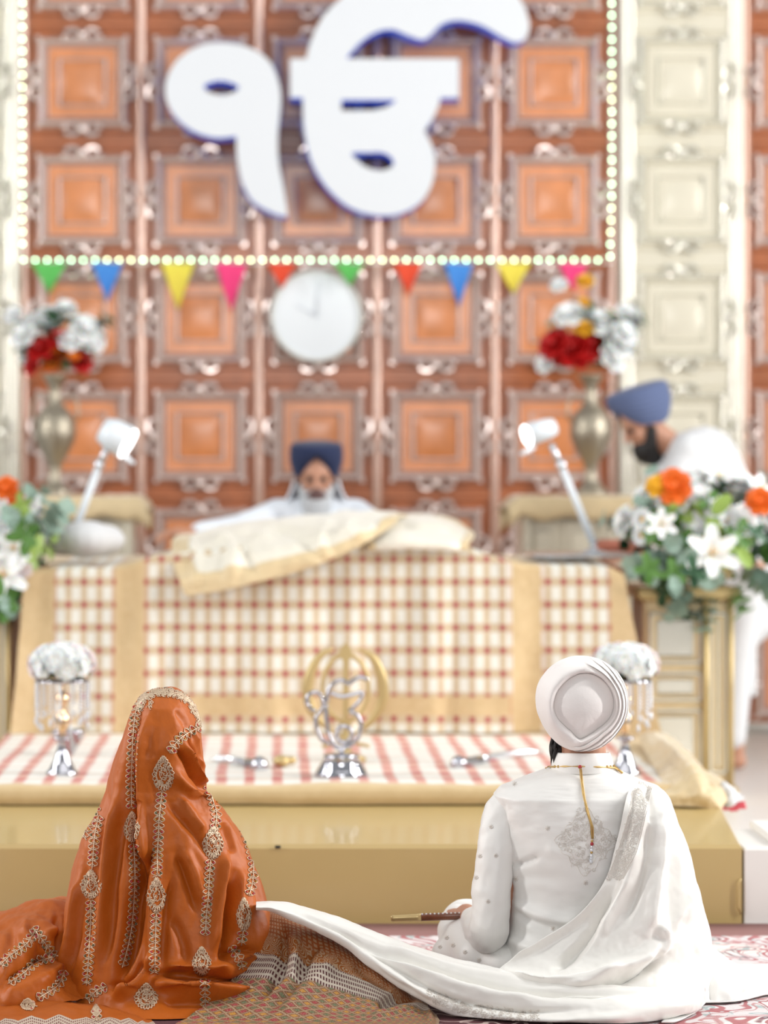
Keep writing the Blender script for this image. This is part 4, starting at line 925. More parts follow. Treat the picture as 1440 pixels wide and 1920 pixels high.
fl = [([(266, 1308), (252, 1370), (247, 1440), (246, 1500), (247, 1570), (262, 1640), (250, 1700), (238, 1770), (218, 1850)], -.034, 13, 7),
      ([(283, 1330), (268, 1400), (262, 1480), (264, 1560), (274, 1620), (279, 1680)], .018, 12, 11),
      ([(288, 1590), (276, 1640), (262, 1710), (246, 1780), (226, 1845)], -.046, 16, 9),
      ([(300, 1590), (285, 1660), (281, 1720), (286, 1790), (292, 1830)], .020, 11),
      ([(322, 1640), (312, 1700), (306, 1760), (300, 1820)], -.014, 9),
      ([(333, 1405), (350, 1425), (370, 1460), (389, 1484)], -.022, 7, 5), ([(345, 1392), (362, 1420), (378, 1455), (390, 1475)], .014, 6), ([(357, 1378), (366, 1410), (380, 1450)], -.018, 5), ([(370, 1372), (376, 1410), (386, 1450)], .012, 5), ([(364, 1365), (371, 1395), (380, 1430)], -.010, 4),
      ([(320, 1440), (345, 1468), (380, 1498), (410, 1520)], .016, 12), ([(310, 1500), (340, 1535), (372, 1575), (395, 1610)], -.010, 10), ([(335, 1490), (362, 1530), (385, 1560)], .009, 8),
      ([(330, 1600), (350, 1650), (372, 1715)], -.012, 9), ([(345, 1590), (366, 1640), (388, 1700)], .009, 9), ([(320, 1720), (340, 1760), (352, 1810)], -.012, 10),
      ([(423, 1590), (417, 1650), (409, 1720), (404, 1790)], .022, 11), ([(437, 1640), (431, 1700), (424, 1760), (424, 1795), (445, 1812)], -.028, 12, 10),
      ([(452, 1620), (448, 1700), (444, 1760)], .012, 10), ([(474, 1560), (482, 1640), (492, 1720)], -.010, 9), ([(420, 1540), (434, 1570), (440, 1600)], -.012, 8),
      ([(295, 1828), (345, 1826), (400, 1832), (450, 1836), (510, 1815)], -.034, 8, 6), ([(300, 1812), (350, 1812), (400, 1815), (450, 1812)], .018, 10), ([(390, 1818), (440, 1800), (480, 1790), (515, 1800)], .014, 8), ([(420, 1792), (460, 1780), (515, 1806)], -.022, 7),
      ([(280, 1845), (340, 1850), (420, 1862), (500, 1850)], .034, 14), ([(210, 1875), (250, 1850), (275, 1815), (288, 1780)], .030, 13, 9), ([(205, 1850), (250, 1838), (276, 1800)], -.02, 8),
      ([(205, 1440), (196, 1510), (186, 1580), (172, 1660), (160, 1740), (148, 1820)], -.014, 11), ([(220, 1470), (212, 1540), (202, 1600), (196, 1680), (188, 1760), (180, 1830)], .018, 13), ([(232, 1500), (222, 1580), (212, 1660), (206, 1740), (200, 1800)], -.016, 9),
      ([(148, 1640), (142, 1700), (128, 1780), (112, 1830)], .016, 8), ([(160, 1600), (152, 1680), (140, 1760), (128, 1830)], -.014, 6), ([(262, 1500), (258, 1540)], -.01, 6), ([(285, 1410), (278, 1450), (280, 1520)], .006, 12), ([(325, 1330), (345, 1350), (352, 1370)], -.005, 7), ([(300, 1880), (360, 1878), (440, 1880)], -.014, 8)]
A = folds(A, [(f[0], f[1]*1.35)+tuple(w*.86 for w in f[2:]) for f in fl], closed=True)
A = wrinkle(A, .007, 7, seed=1, stretch=(1.4, 1, .55)); A = wrinkle(A, .0022, 26, seed=4, stretch=(1, 1, .6)); A[..., 2] = np.maximum(A[..., 2], .010)
mb = MB(); mb.grid(A, closed=True); veil = mb.build('veil', M['orange'], bride)
# cloth heap at the left knee
rows = [[(-90, 1830, 7.1), (-30, 1790, 7.15), (40, 1770, 7.2), (110, 1760, 7.2), (150, 1760, 7.2)], [(-110, 1770, 6.85), (-40, 1728, 6.85), (30, 1702, 6.85), (92, 1690, 6.85), (140, 1692, 6.85)], [(-120, 1780, 6.68), (-50, 1742, 6.68), (25, 1718, 6.68), (90, 1702, 6.68), (145, 1705, 6.72)],
        [(-120, 1815, 6.55), (-50, 1790, 6.53), (20, 1765, 6.52), (88, 1745, 6.56), (145, 1740, 6.66)], [(-120, 1850, 6.46), (-50, 1835, 6.44), (20, 1815, 6.43), (80, 1800, 6.48), (145, 1790, 6.62)], [(-120, 1880, 6.41), (-50, 1868, 6.40), (20, 1852, 6.40), (85, 1842, 6.42), (155, 1830, 6.56)], [(-120, 1905, 6.36), (-50, 1898, 6.35), (30, 1888, 6.35), (105, 1880, 6.38), (165, 1868, 6.46)]]
A = surf(rows, 110, 130)
fl = [([(60, 1742), (80, 1762), (108, 1795)], -.030, 7, 5), ([(30, 1790), (60, 1770), (90, 1752), (120, 1740)], .016, 9), ([(5, 1842), (40, 1812), (75, 1795), (104, 1800)], -.034, 8, 6), ([(0, 1822), (35, 1795), (66, 1776)], .018, 9), ([(0, 1875), (45, 1858), (90, 1835), (120, 1800)], .022, 13), ([(-10, 1895), (50, 1885), (110, 1870)], -.02, 8), ([(25, 1735), (15, 1775), (-10, 1810)], -.010, 8), ([(50, 1722), (45, 1750)], .01, 10), ([(105, 1710), (112, 1750), (110, 1800)], -.016, 7)]
A = wrinkle(wrinkle(folds(A, fl), .010, 8, seed=6), .003, 25, seed=9); A[..., 2] = np.maximum(A[..., 2], .010)
mb = MB(); mb.grid(A); heap = mb.build('veil_side_fold', M['orange'], bride)
# veil end lying on the carpet in front, with its woven border
rows = [[(-80, 1872, 6.44), (0, 1872, 6.43), (80, 1874, 6.42), (170, 1882, 6.42), (240, 1890, 6.40), (275, 1900, 6.38)], [(-80, 1888, 6.38), (0, 1886, 6.37), (90, 1884, 6.36), (180, 1888, 6.36), (240, 1896, 6.35), (280, 1908, 6.34)], [(-80, 1906, 6.32), (0, 1902, 6.31), (90, 1898, 6.31), (180, 1902, 6.30), (245, 1908, 6.30), (285, 1916, 6.31)], [(-80, 1925, 6.27), (0, 1922, 6.26), (90, 1916, 6.25), (180, 1918, 6.25), (250, 1922, 6.26), (290, 1926, 6.28)], [(-80, 1950, 6.2), (0, 1948, 6.19), (90, 1944, 6.18), (180, 1944, 6.18), (250, 1944, 6.2), (295, 1940, 6.24)]]
A = surf(rows[::-1], 60, 160); A = wrinkle(folds(A, [([(0, 1882), (80, 1878), (150, 1888), (230, 1900)], .008, 6), ([(60, 1905), (110, 1895), (160, 1905)], .006, 8)]), .006, 10, seed=2); A[..., 2] = np.maximum(A[..., 2], .009)
mb = MB(); mb.grid(A, uv=True); vend = mb.build('veil_end', M['hem'], bride); solidify(vend, .003)
# heavy embroidered skirt spreading at right
rows = [[(350, 1950, 6.19), (500, 1950, 6.18), (660, 1952, 6.17), (745, 1950, 6.18), (800, 1940, 6.2), (822, 1928, 6.24)], [(330, 1925, 6.27), (480, 1930, 6.26), (640, 1935, 6.24), (740, 1935, 6.24), (802, 1928, 6.26), (824, 1918, 6.30)], [(390, 1882, 6.40), (515, 1885, 6.36), (640, 1900, 6.32), (735, 1912, 6.31), (800, 1912, 6.32), (820, 1908, 6.34)], [(440, 1830, 6.48), (535, 1830, 6.43), (645, 1855, 6.39), (730, 1880, 6.36), (796, 1895, 6.36), (815, 1900, 6.37)],
        [(490, 1765, 6.55), (550, 1775, 6.50), (645, 1808, 6.45), (722, 1845, 6.41), (785, 1878, 6.39), (808, 1892, 6.40)], [(500, 1712, 6.64), (548, 1722, 6.60), (636, 1765, 6.53), (705, 1812, 6.48), (770, 1858, 6.44), (800, 1885, 6.43)], [(505, 1712, 6.80), (560, 1730, 6.78), (640, 1765, 6.70), (705, 1805, 6.62), (765, 1845, 6.55), (800, 1872, 6.50)], [(510, 1800, 7.0), (560, 1805, 7.0), (640, 1815, 6.95), (705, 1825, 6.9), (765, 1838, 6.8), (800, 1855, 6.7)]]
A = surf(rows, 130, 170)
fl = [([(528, 1735), (530, 1780), (520, 1830), (490, 1870)], -.030, 9, 7), ([(548, 1745), (556, 1790), (548, 1840), (500, 1880)], .018, 12), ([(600, 1762), (575, 1800), (550, 1850), (500, 1895)], -.020, 10, 8), ([(640, 1785), (600, 1830), (560, 1870), (520, 1900)], .012, 14), ([(705, 1888), (745, 1868), (790, 1862)], -.022, 9, 7), ([(690, 1910), (740, 1895), (800, 1885)], .014, 9), ([(790, 1868), (804, 1895), (806, 1930)], .008, 6), ([(660, 1800), (700, 1835), (740, 1850)], -.01, 9)]
A = wrinkle(folds(A, fl), .006, 9, seed=12); A[..., 2] = np.maximum(A[..., 2], .010)
mb = MB(); mb.grid(A[:, :], uv=True); leh = mb.build('embroidered_skirt', M['lehenga'], bride)
bpy.context.view_layer.update()
# thread work on the veil: each line traced once and laid on the cloth
RN = random.Random(4)
lines = [([(262, 1312), (254, 1345), (249, 1400), (246, 1460), (246, 1515)], [(247, 1550, 15, 30)], [(250, 1582), (252, 1640), (250, 1690), (247, 1730), (240, 1770), (228, 1815)]),
         ([(376, 1362), (352, 1374), (330, 1392), (318, 1412)], [(306, 1450, 21, 34)], [(303, 1485), (299, 1530), (296, 1590), (294, 1640)], [(293, 1678, 18, 34)], [(292, 1712), (290, 1760), (289, 1824)], [(274, 1868, 23, 26)]),
         ([(389, 1470), (398, 1500), (405, 1525), (403, 1550)], [(399, 1580, 20, 32)], [(394, 1612), (391, 1660), (387, 1710), (385, 1750)], [(378, 1802, 18, 28)], [(384, 1835), (385, 1892)]),
         ([(452, 1540), (466, 1580), (474, 1620), (472, 1655), (466, 1680)], [(457, 1714, 14, 32)], [(455, 1745), (452, 1772)]), ([(432, 1775), (450, 1800), (455, 1818)], [(480, 1838, 12, 18, .6)]),
         ([(186, 1530), (178, 1570), (175, 1610), (173, 1630)], [(171, 1658, 20, 28)], [(171, 1688), (170, 1750), (167, 1800), (163, 1848)]), ([(183, 1510), (168, 1540), (156, 1572)],),
         ([(120, 1820), (108, 1848), (80, 1866), (70, 1872)],), ([(66, 1745), (50, 1770), (20, 1792), (0, 1812)],), ([(62, 1740), (84, 1768), (100, 1792)],), ([(102, 1796), (70, 1802), (45, 1825), (15, 1845)],), ([(200, 1850), (182, 1858), (168, 1872)],), ([(55, 1885), (70, 1888)], [(52, 1883, 14, 12)]), ([(180, 1892), (182, 1915)], [(180, 1895, 8, 12)])]
e = Emb([veil, heap, vend])
for grp in lines:
    for seg in grp:
        if len(seg) == 1 or len(seg[0]) > 2:
            m_ = seg[0]; medallion(e, m_[0], m_[1], m_[2], m_[3], RN, m_[4] if len(m_) > 4 else 0)
        else: vine(e, seg, RN)
q = cr(np.array([(261, 1322), (268, 1306), (284, 1299), (305, 1296), (330, 1299), (352, 1311), (366, 1330), (376, 1358)], float), 60)
for k, (x, y) in enumerate(q):
    for s_ in range(6): e.curl(x+RN.uniform(-5, 5), y+RN.uniform(-4, 9), 3.4, RN.random()*6, .8, .0009)
    e.dot(x+RN.uniform(-5, 5), y+RN.uniform(-4, 7), .0017)
for s_ in (0, 1, 2): e.stroke([(x+s_*.5, y+s_*4-3) for x, y in q], .0010)
for k in range(26): e.curl(272+RN.uniform(-11, 13), 1318+RN.uniform(-10, 10), 3.5, RN.random()*6, .8, .0009)
e.mb.build('thread_work', [M['zari'], M['bead_red'], M['bead_green'], M['bead_gold']], veil)
# ------------------------------------------------------------------ GROOM
GD = 6.62
groom = thing('person', 'person seated cross-legged in ivory long coat, pale turban and white shawl, seen from behind', 'person', (P(1100, 0, GD).x, GD, 0))
mb = MB(); hc = P(1092, 1345, GD); Rh = Matrix.Rotation(math.pi, 3, 'Z'); head(mb, hc, 1.0, Rh)
nk = P(1093, 1440, GD); mb.capsule(hc+Vector((0, .0, -.03)), nk, .056, .058)
sh = [P(965, 1525, GD), P(1222, 1525, GD)]; ch = P(1100, 1570, GD); wa = P(1105, 1700, GD); hp = P(1110, 1800, GD)
mb.capsule(sh[0], sh[1], .052, .052); mb.capsule(ch, wa, .12, .11); mb.capsule(wa, hp, .11, .12); mb.capsule(nk, ch, .055, .09)
kL = P(868, 1755, 6.98)
for s in (0, 1):
    sx = -1 if s == 0 else 1
    if s == 0: el = P(922, 1738, 6.60); wr = P(885, 1722, 6.83); hd_ = Vector((-.25, 1, .02))
    else: el = P(1252, 1720, 6.74); wr = P(1190, 1750, 6.95); hd_ = Vector((-.8, 1, 0))
    mb.capsule(sh[s], el, .048, .038); mb.capsule(el, wr, .036, .027); hand(mb, wr, hd_, (0, 0, 1), 1.0, .75, -sx)
    hip = hp+Vector((sx*.09, 0, -.03)); kne = Vector((hp.x+(.19 if sx > 0 else -.28), GD+.36, .12)); ank = Vector((hp.x-sx*.08, GD+.42, .05)); mb.capsule(hip, kne, .085, .055); mb.capsule(kne, ank, .058, .038); mb.capsule(ank, ank+Vector((-sx*.15, .03, -.01)), .035, .024)
b_ = mb.build('body', M['skin'], groom); remesh(b_, .006, 4)
# black beard and sideburn seen past the neck
mb = MB(); a = P(1040, 1392, 6.60)
for k in range(60):
    t = k/59; rr = random.Random(k); p = P(1036+6*rr.random()+4*t, 1378+34*t, 6.60+.09*rr.random()); q = p+Vector((.004*rr.uniform(-1, 1)-.003, .02*rr.random(), -.034-.012*rr.random())); mb.tube([p, p.lerp(q, .5)+Vector((-.003, 0, 0)), q], [.005, .004, .0006], 5)
mb.ball(P(1045, 1405, 6.66), (.020, .06, .036)); mb.ball(hc+Vector((0, .085, -.10)), (.065, .05, .08))
mb.build('beard', M['hair'], groom)
# turban: smooth crown at the back ringed by overlapping layers
def turban_back(cx, cy, D, outl, inl, dep, parent, m):
    nT, nR = 260, 220; A = np.zeros((nR, nT, 3)); th = np.linspace(0, 2*math.pi, nT, endpoint=False)
    Ro = np.interp(th, np.linspace(0, 2*math.pi, len(outl)+1), outl+[outl[0]]); Ri = np.interp(th, np.linspace(0, 2*math.pi, len(inl)+1), inl+[inl[0]])
    for Q in (Ro, Ri):
        for _ in range(5): Q[:] = (np.roll(Q, 1)+Q*2+np.roll(Q, -1))/4
    k = D/F; ctr = P(cx, cy, D)
    for j in range(nR):
        v = j/(nR-1)
        if v < .30:      # crown
            f = v/.30; r = Ri*f*1.0; y = -dep*(1.0-.24*f**2.2)+.014*np.clip((f-.965)/.035, 0, 1)**2; y = np.full(nT, y)
        elif v < .80:    # wrapped ring facing the viewer
            f = (v-.30)/.50; r = Ri+(Ro-Ri)*f
            n_lay = 1.0+3.6*np.clip(np.cos(th+.15)*1.15+.25, 0, 1)**.8+1.2*np.clip(np.cos(th-math.pi*.80), 0, 1)**6*0
            ph = f*n_lay; fr = ph-np.floor(ph); saw = (1-fr)**.6*.5+fr*.0
            base = dep*(.80*np.sqrt(np.clip(1-(.0+.98*f)**2.2, 0, 1)))+.004
            wt = np.clip((n_lay-1.2)/.8, 0, 1); lay = (.013*(1-fr)**.9-.016*np.exp(-(fr/.08)**2))*wt*np.clip(f*9, 0, 1)
            y = -(base+lay+.012*math.sin(math.pi*min(1, f*1.1))**.7)
        else:            # far side closes round the brow
            f = (v-.80)/.20; r = Ro*np.cos(f*1.35)**.7; y = np.full(nT, 0.10*math.sin(f*1.5))+.0
        x = np.cos(th)*r*k; z = np.sin(th)*r*k
        A[j, :, 0] = ctr.x+x; A[j, :, 2] = ctr.z+z; A[j, :, 1] = D+.02+y
    return A
#            angle 0 = right, 90 = up
outl = [86, 87, 89, 90, 89.5, 89, 89, 88, 87, 84, 83, 84, 87, 89, 88, 87, 85, 85]
inl = [53, 55, 57, 60, 63, 63, 61, 60, 60, 60, 57, 53, 53, 62, 52, 47, 48, 51]
A = turban_back(1091, 1320, 6.56, outl, inl, .125, groom, None)
A = wrinkle(A, .0012, 16, closed=True, seed=3)
mb = MB(); mb.grid(A, closed=True); tb = mb.build('turban', M['turban_w'], groom)
# coat
rows = [(1434, 1042, 1146, .062, 6.63), (1440, 1032, 1152, .075, 6.63), (1450, 1006, 1172, .098, 6.63), (1462, 970, 1198, .118, 6.63), (1474, 938, 1232, .130, 6.63), (1490, 924, 1250, .138, 6.62), (1520, 926, 1258, .145), (1560, 936, 1262, .15), (1620, 948, 1262, .146), (1680, 957, 1258, .140), (1740, 955, 1262, .144), (1790, 945, 1285, .165), (1830, 930, 1298, .18), (1868, 905, 1310, .20)]
A = ringmesh(rows, GD, 170, 240, front=1.1, pw=.88)
fl = [([(958, 1622), (985, 1616), (1012, 1606)], -.012, 5), ([(952, 1610), (950, 1640), (958, 1680)], -.012, 6), ([(962, 1690), (1000, 1712), (1050, 1726), (1090, 1732)], .012, 9), ([(962, 1706), (1000, 1728), (1045, 1742)], -.009, 7), ([(965, 1650), (1000, 1645), (1060, 1650)], -.004, 10), ([(1020, 1590), (1060, 1600), (1110, 1596)], .004, 12), ([(942, 1500), (946, 1545), (955, 1600)], -.004, 4), ([(950, 1760), (990, 1776), (1040, 1780)], .008, 9), ([(1085, 1450), (1090, 1540), (1095, 1640)], -.004, 22)]
A = wrinkle(folds(A, fl, closed=True), .004, 8, closed=False, seed=3); A = wrinkle(A, .0012, 30, seed=5, stretch=(.4, 1, 2)); A[..., 2] = np.maximum(A[..., 2], .012)
mb = MB(); mb.grid(A, closed=True); coat = mb.build('long_coat', M['ivory'], groom)
# collar
c0 = P(1092, 1424, 6.625); A = np.zeros((14, 90, 3))
for j in range(14):
    v = j/13; z = P(0, 1446-38*v, 6.62).z; rx = (.0735-.010*v); ry = (.078-.008*v); sh_ = .003*math.sin(math.pi*v)
    for i in range(90):
        a = 2*math.pi*i/90; A[j, i] = (c0.x+(rx+sh_)*math.cos(a), c0.y-(ry+sh_)*math.sin(a), z-.012*max(0, -math.sin(a))-(.004*abs(math.cos(a))**3))
mb = MB(); mb.grid(A, closed=True); collar = mb.build('collar', M['ivory'], coat); solidify(collar, .003)
# left sleeve
cl = cr(np.array([tuple(P(*p)) for p in ((955, 1492, 6.63), (938, 1530, 6.60), (928, 1600, 6.575), (921, 1680, 6.565), (918, 1735, 6.57), (912, 1752, 6.62), (898, 1735, 6.74), (888, 1722, 6.82))]), 110)
rad = np.interp(np.linspace(0, 1, 110), [0, .12, .3, .5, .68, .78, .9, 1], [.030, .042, .047, .047, .047, .045, .038, .033]); A = np.zeros((110, 70, 3)); up = Vector((0, 0, 1))
prev = None
for j in range(110):
    t = Vector(cl[min(109, j+1)]-cl[max(0, j-1)]).normalized(); x = t.cross(Vector((0, 1, 0)) if prev is None else prev).normalized(); y = x.cross(t).normalized(); prev = y
    for i in range(70): a = 2*math.pi*i/70; A[j, i] = Vector(cl[j])+x*math.cos(a)*rad[j]+y*math.sin(a)*rad[j]
A = folds(A, [([(948, 1620), (930, 1600), (905, 1580)], .006, 8), ([(958, 1650), (930, 1660), (890, 1650)], -.004, 8), ([(888, 1700), (920, 1712), (955, 1700)], -.004, 9), ([(905, 1760), (930, 1770), (950, 1755)], .005, 6), ([(890, 1770), (915, 1755), (950, 1775)], -.004, 6)], closed=True); A = wrinkle(A, .004, 16, seed=7)
mb = MB(); mb.grid(A, closed=True); sleeve = mb.build('sleeve', M['ivory'], groom)
# skirt of the coat over the crossed left leg
mb = MB(); mb.capsule(P(858, 1722, 6.96), P(945, 1770, 6.68), .040, .06); mb.capsule(P(850, 1745, 6.92), P(900, 1800, 6.66), .045, .06); mb.capsule(P(832, 1785, 6.84), P(950, 1815, 6.60), .035, .06); mb.capsule(P(862, 1735, 6.97), P(1000, 1790, 6.98), .05, .05); mb.capsule(P(815, 1822, 6.84), P(920, 1835, 6.64), .02, .05)
kn = mb.build('coat_skirt', M['ivory'], groom); remesh(kn, .008, 14, .8)
z0 = min(v.co.z for v in kn.data.vertices)
for v in kn.data.vertices: v.co.z = max(v.co.z, .012)
# legs of white trousers in front
mb = MB()
for sx in (-1, 1):
    a = Vector((hp.x+(.20 if sx > 0 else -.28), GD+.36, .115)); b = Vector((hp.x-sx*.08, GD+.42, .07)); mb.capsule(hp+Vector((sx*.07, .06, 0)), a, .095, .070); mb.capsule(a, b, .072, .05)
tr = mb.build('trousers', M['ivory'], groom); remesh(tr, .01, 6)
for v in tr.data.vertices: v.co.z = max(v.co.z, .012)
# right sleeve (under the shawl)
mb = MB(); mb.capsule(P(1225, 1525, GD+.02), P(1252, 1720, 6.74), .046, .040); mb.capsule(P(1252, 1720, 6.74), P(1190, 1750, 6.98), .040, .034); rs = mb.build('sleeve', M['ivory'], groom); remesh(rs, .008, 4)
# shawl over the right shoulder
rows = [[(1150, 1480, 6.80), (1190, 1480, 6.80), (1222, 1486, 6.80), (1245, 1500, 6.79), (1256, 1520, 6.78)],
        [(1182, 1462, 6.63), (1202, 1464, 6.62), (1224, 1470, 6.63), (1246, 1482, 6.66), (1258, 1496, 6.72)],
        [(1172, 1505, 6.460), (1198, 1508, 6.452), (1230, 1516, 6.465), (1262, 1530, 6.56), (1274, 1545, 6.70)],
        [(1156, 1580, 6.450), (1190, 1585, 6.433), (1236, 1590, 6.440), (1280, 1595, 6.54), (1294, 1600, 6.70)],
        [(1133, 1655, 6.448), (1177, 1660, 6.425), (1232, 1665, 6.42), (1290, 1670, 6.51), (1312, 1675, 6.70)],
        [(1086, 1722, 6.45), (1150, 1735, 6.41), (1222, 1745, 6.40), (1300, 1750, 6.48), (1330, 1755, 6.68)],
        [(1012, 1770, 6.44), (1100, 1790, 6.40), (1205, 1800, 6.39), (1300, 1810, 6.47), (1342, 1815, 6.65)],
        [(940, 1812, 6.43), (1040, 1832, 6.37), (1175, 1848, 6.36), (1296, 1852, 6.43), (1340, 1850, 6.60)],
        [(880, 1850, 6.40), (1020, 1875, 6.34), (1170, 1885, 6.33), (1285, 1882, 6.40), (1328, 1878, 6.52)],
        [(870, 1890, 6.36), (1010, 1905, 6.31), (1165, 1908, 6.30), (1270, 1902, 6.35), (1315, 1895, 6.46)]]
A = surf(rows, 220, 170)
fl = [([(1135, 1655), (1086, 1722), (1012, 1768), (945, 1806)], .014, 8, 9), ([(1160, 1660), (1120, 1730), (1080, 1785), (1030, 1822)], -.020, 12, 10), ([(1200, 1560), (1180, 1640), (1150, 1700), (1120, 1760)], .014, 13), ([(1222, 1520), (1212, 1600), (1195, 1670), (1170, 1730)], -.012, 9), ([(1240, 1510), (1238, 1600), (1228, 1680), (1215, 1750)], .016, 12), ([(1256, 1540), (1262, 1620), (1262, 1700), (1255, 1770)], -.012, 10), ([(1272, 1570), (1286, 1660), (1294, 1740)], .012, 12),
      ([(1240, 1760), (1200, 1800), (1150, 1825), (1100, 1850), (1040, 1852)], .026, 13, 9), ([(1250, 1790), (1210, 1822), (1150, 1848), (1080, 1862), (1000, 1860)], -.026, 9, 7), ([(1230, 1730), (1250, 1760), (1230, 1790)], .014, 10), ([(1300, 1760), (1320, 1830), (1322, 1880)], -.010, 8), ([(950, 1820), (1010, 1838), (1100, 1835), (1180, 1815)], .016, 9), ([(1020, 1878), (1120, 1880), (1220, 1876), (1310, 1872)], .022, 9), ([(1000, 1868), (1100, 1870), (1200, 1864), (1300, 1860)], -.016, 6),
      ([(1100, 1898), (1180, 1892), (1260, 1890)], -.014, 5), ([(1188, 1470), (1182, 1540), (1160, 1620)], -.004, 5), ([(1300, 1660), (1270, 1720), (1240, 1750)], .008, 10), ([(1215, 1475), (1235, 1500), (1240, 1540)], .010, 7), ([(1205, 1475), (1222, 1505), (1226, 1550)], -.008, 5)]
A = wrinkle(wrinkle(folds(A, [(f[0], f[1]*1.35)+tuple(w*.9 for w in f[2:]) for f in fl]), .006, 6, seed=20, stretch=(1, 1, .6)), .0018, 22, seed=22); A[..., 2] = np.maximum(A[..., 2], .014)
mb = MB(); mb.grid(A); shawl = mb.build('shawl', M['ivory_shawl'], groom); solidify(shawl, .002, 1)
# long end of the shawl drawn across to the veiled person
top = [(480, 1690, 6.50), (512, 1690, 6.50), (560, 1697, 6.50), (640, 1720, 6.49), (700, 1747, 6.48), (780, 1775, 6.46), (870, 1803, 6.44), (960, 1822, 6.42), (1060, 1838, 6.37), (1180, 1850, 6.34), (1290, 1852, 6.38), (1322, 1850, 6.45)]
bot = [(480, 1708, 6.46), (512, 1711, 6.46), (560, 1731, 6.45), (640, 1772, 6.43), (700, 1816, 6.40), (775, 1866, 6.36), (870, 1909, 6.33), (960, 1925, 6.30), (1060, 1930, 6.28), (1180, 1925, 6.27), (1275, 1905, 6.31), (1315, 1890, 6.38)]
def mid(a, b, f, o): return (a[0]*(1-f)+b[0]*f, a[1]*(1-f)+b[1]*f, a[2]*(1-f)+b[2]*f+o)
rows = [[(a[0], a[1]+8, a[2]+.06) for a in top], top, [mid(a, b, .3, -.03) for a, b in zip(top, bot)], [mid(a, b, .65, -.035) for a, b in zip(top, bot)], bot, [(b[0], b[1]-2, b[2]+.05) for b in bot]]
A = surf(rows, 90, 330)
fl = [([(520, 1700), (600, 1728), (700, 1776), (800, 1815), (900, 1845), (1000, 1860), (1100, 1862), (1250, 1858)], -.016, 7, 5), ([(640, 1755), (720, 1800), (800, 1850), (880, 1880), (980, 1895), (1100, 1890)], -.014, 7, 6), ([(700, 1765), (800, 1800), (900, 1828), (1000, 1842)], .012, 9), ([(720, 1790), (820, 1835), (920, 1866), (1040, 1878)], .014, 9), ([(600, 1715), (680, 1745), (760, 1780)], -.005, 5), ([(900, 1900), (1000, 1912), (1100, 1910), (1200, 1905)], .012, 8), ([(700, 1800), (760, 1840), (820, 1875)], .008, 6), ([(560, 1712), (640, 1742), (700, 1775)], .004, 6)]
A = wrinkle(wrinkle(folds(A, [(f[0], f[1]*1.3)+tuple(w*.9 for w in f[2:]) for f in fl]), .004, 7, seed=30), .0012, 24, seed=31); A[..., 2] = np.maximum(A[..., 2], .013)
mb = MB(); mb.grid(A); sash = mb.build('shawl_end', M['ivory_shawl'], groom); solidify(sash, .002, 1)
# hem of the coat lying out to the right
rows = [[(1290, 1770, 6.95), (1340, 1790, 6.98), (1390, 1812, 7.0), (1440, 1828, 7.0), (1500, 1842, 7.0)], [(1300, 1745, 6.80), (1338, 1780, 6.82), (1385, 1818, 6.84), (1440, 1836, 6.84), (1500, 1848, 6.84)], [(1300, 1775, 6.66), (1345, 1812, 6.66), (1385, 1838, 6.66), (1438, 1850, 6.68), (1500, 1852, 6.72)], [(1300, 1830, 6.54), (1340, 1856, 6.54), (1385, 1862, 6.56), (1430, 1862, 6.60), (1480, 1858, 6.66)], [(1300, 1885, 6.50), (1340, 1888, 6.50), (1385, 1885, 6.52), (1425, 1874, 6.58), (1470, 1864, 6.64)]]
A = surf(rows, 60, 80); A = wrinkle(folds(A, [([(1330, 1800), (1345, 1850), (1380, 1880)], .012, 9), ([(1345, 1800), (1375, 1845), (1400, 1860)], -.014, 8), ([(1360, 1835), (1400, 1845), (1440, 1848)], .008, 7), ([(1332, 1830), (1334, 1880)], -.012, 5)]), .005, 10, seed=14); A[..., 2] = np.maximum(A[..., 2], .012)
mb = MB(); mb.grid(A); ch_ = mb.build('coat_hem', M['ivory'], groom); solidify(ch_, .003)
rows = [[(1285, 1886, 6.45), (1305, 1884, 6.44), (1322, 1882, 6.46)], [(1255, 1910, 6.34), (1285, 1908, 6.34), (1308, 1896, 6.40)], [(1240, 1932, 6.27), (1268, 1930, 6.28), (1300, 1905, 6.37)]]
A = surf(rows, 16, 20); A[..., 2] = np.maximum(A[..., 2], .011); mb = MB(); mb.grid(A); lowhem = mb.build('shawl_corner', M['ivory'], groom); solidify(lowhem, .003)
# necklace cord with hanging tassel
e = Emb([coat, collar], .004)
e.stroke([(1024, 1443), (1030, 1440), (1040, 1438), (1060, 1437), (1088, 1437), (1120, 1438), (1140, 1439), (1150, 1442), (1158, 1447)], .0022, 0, 6); e.stroke([(1148, 1437), (1158, 1446), (1166, 1452)], .003, 0, 6)
e.stroke([(1088, 1438), (1089, 1460), (1093, 1490), (1100, 1520), (1108, 1545), (1110, 1572)], .0022, 0, 6); e.stroke([(1090, 1442), (1092, 1470), (1097, 1500), (1105, 1530), (1112, 1552), (1112, 1572)], .0018, 0, 6)
e.dot(1088, 1438, .005, 1)
for x in (1043, 1049, 1136, 1142): e.dot(x, 1437.5, .0035, 0)
cord_ = e.mb.build('necklace_cord', [M['cord'], M['bead_red']], groom)
e = Emb([coat], .006)
for k, y in enumerate((1576, 1582, 1587, 1593, 1598, 1604, 1609, 1615)): e.dot(1110-.3*k, y, .0035+.001*(k % 2), (0, 1, 2, 2, 0, 2, 2, 2)[k])
for k in range(9): e.dot(1108+RN.uniform(-3, 3), 1608+RN.uniform(-5, 12), .0022, 2)
e.mb.build('tassel_beads', [M['cord'], M['bead_red'], M['crystal']], cord_)
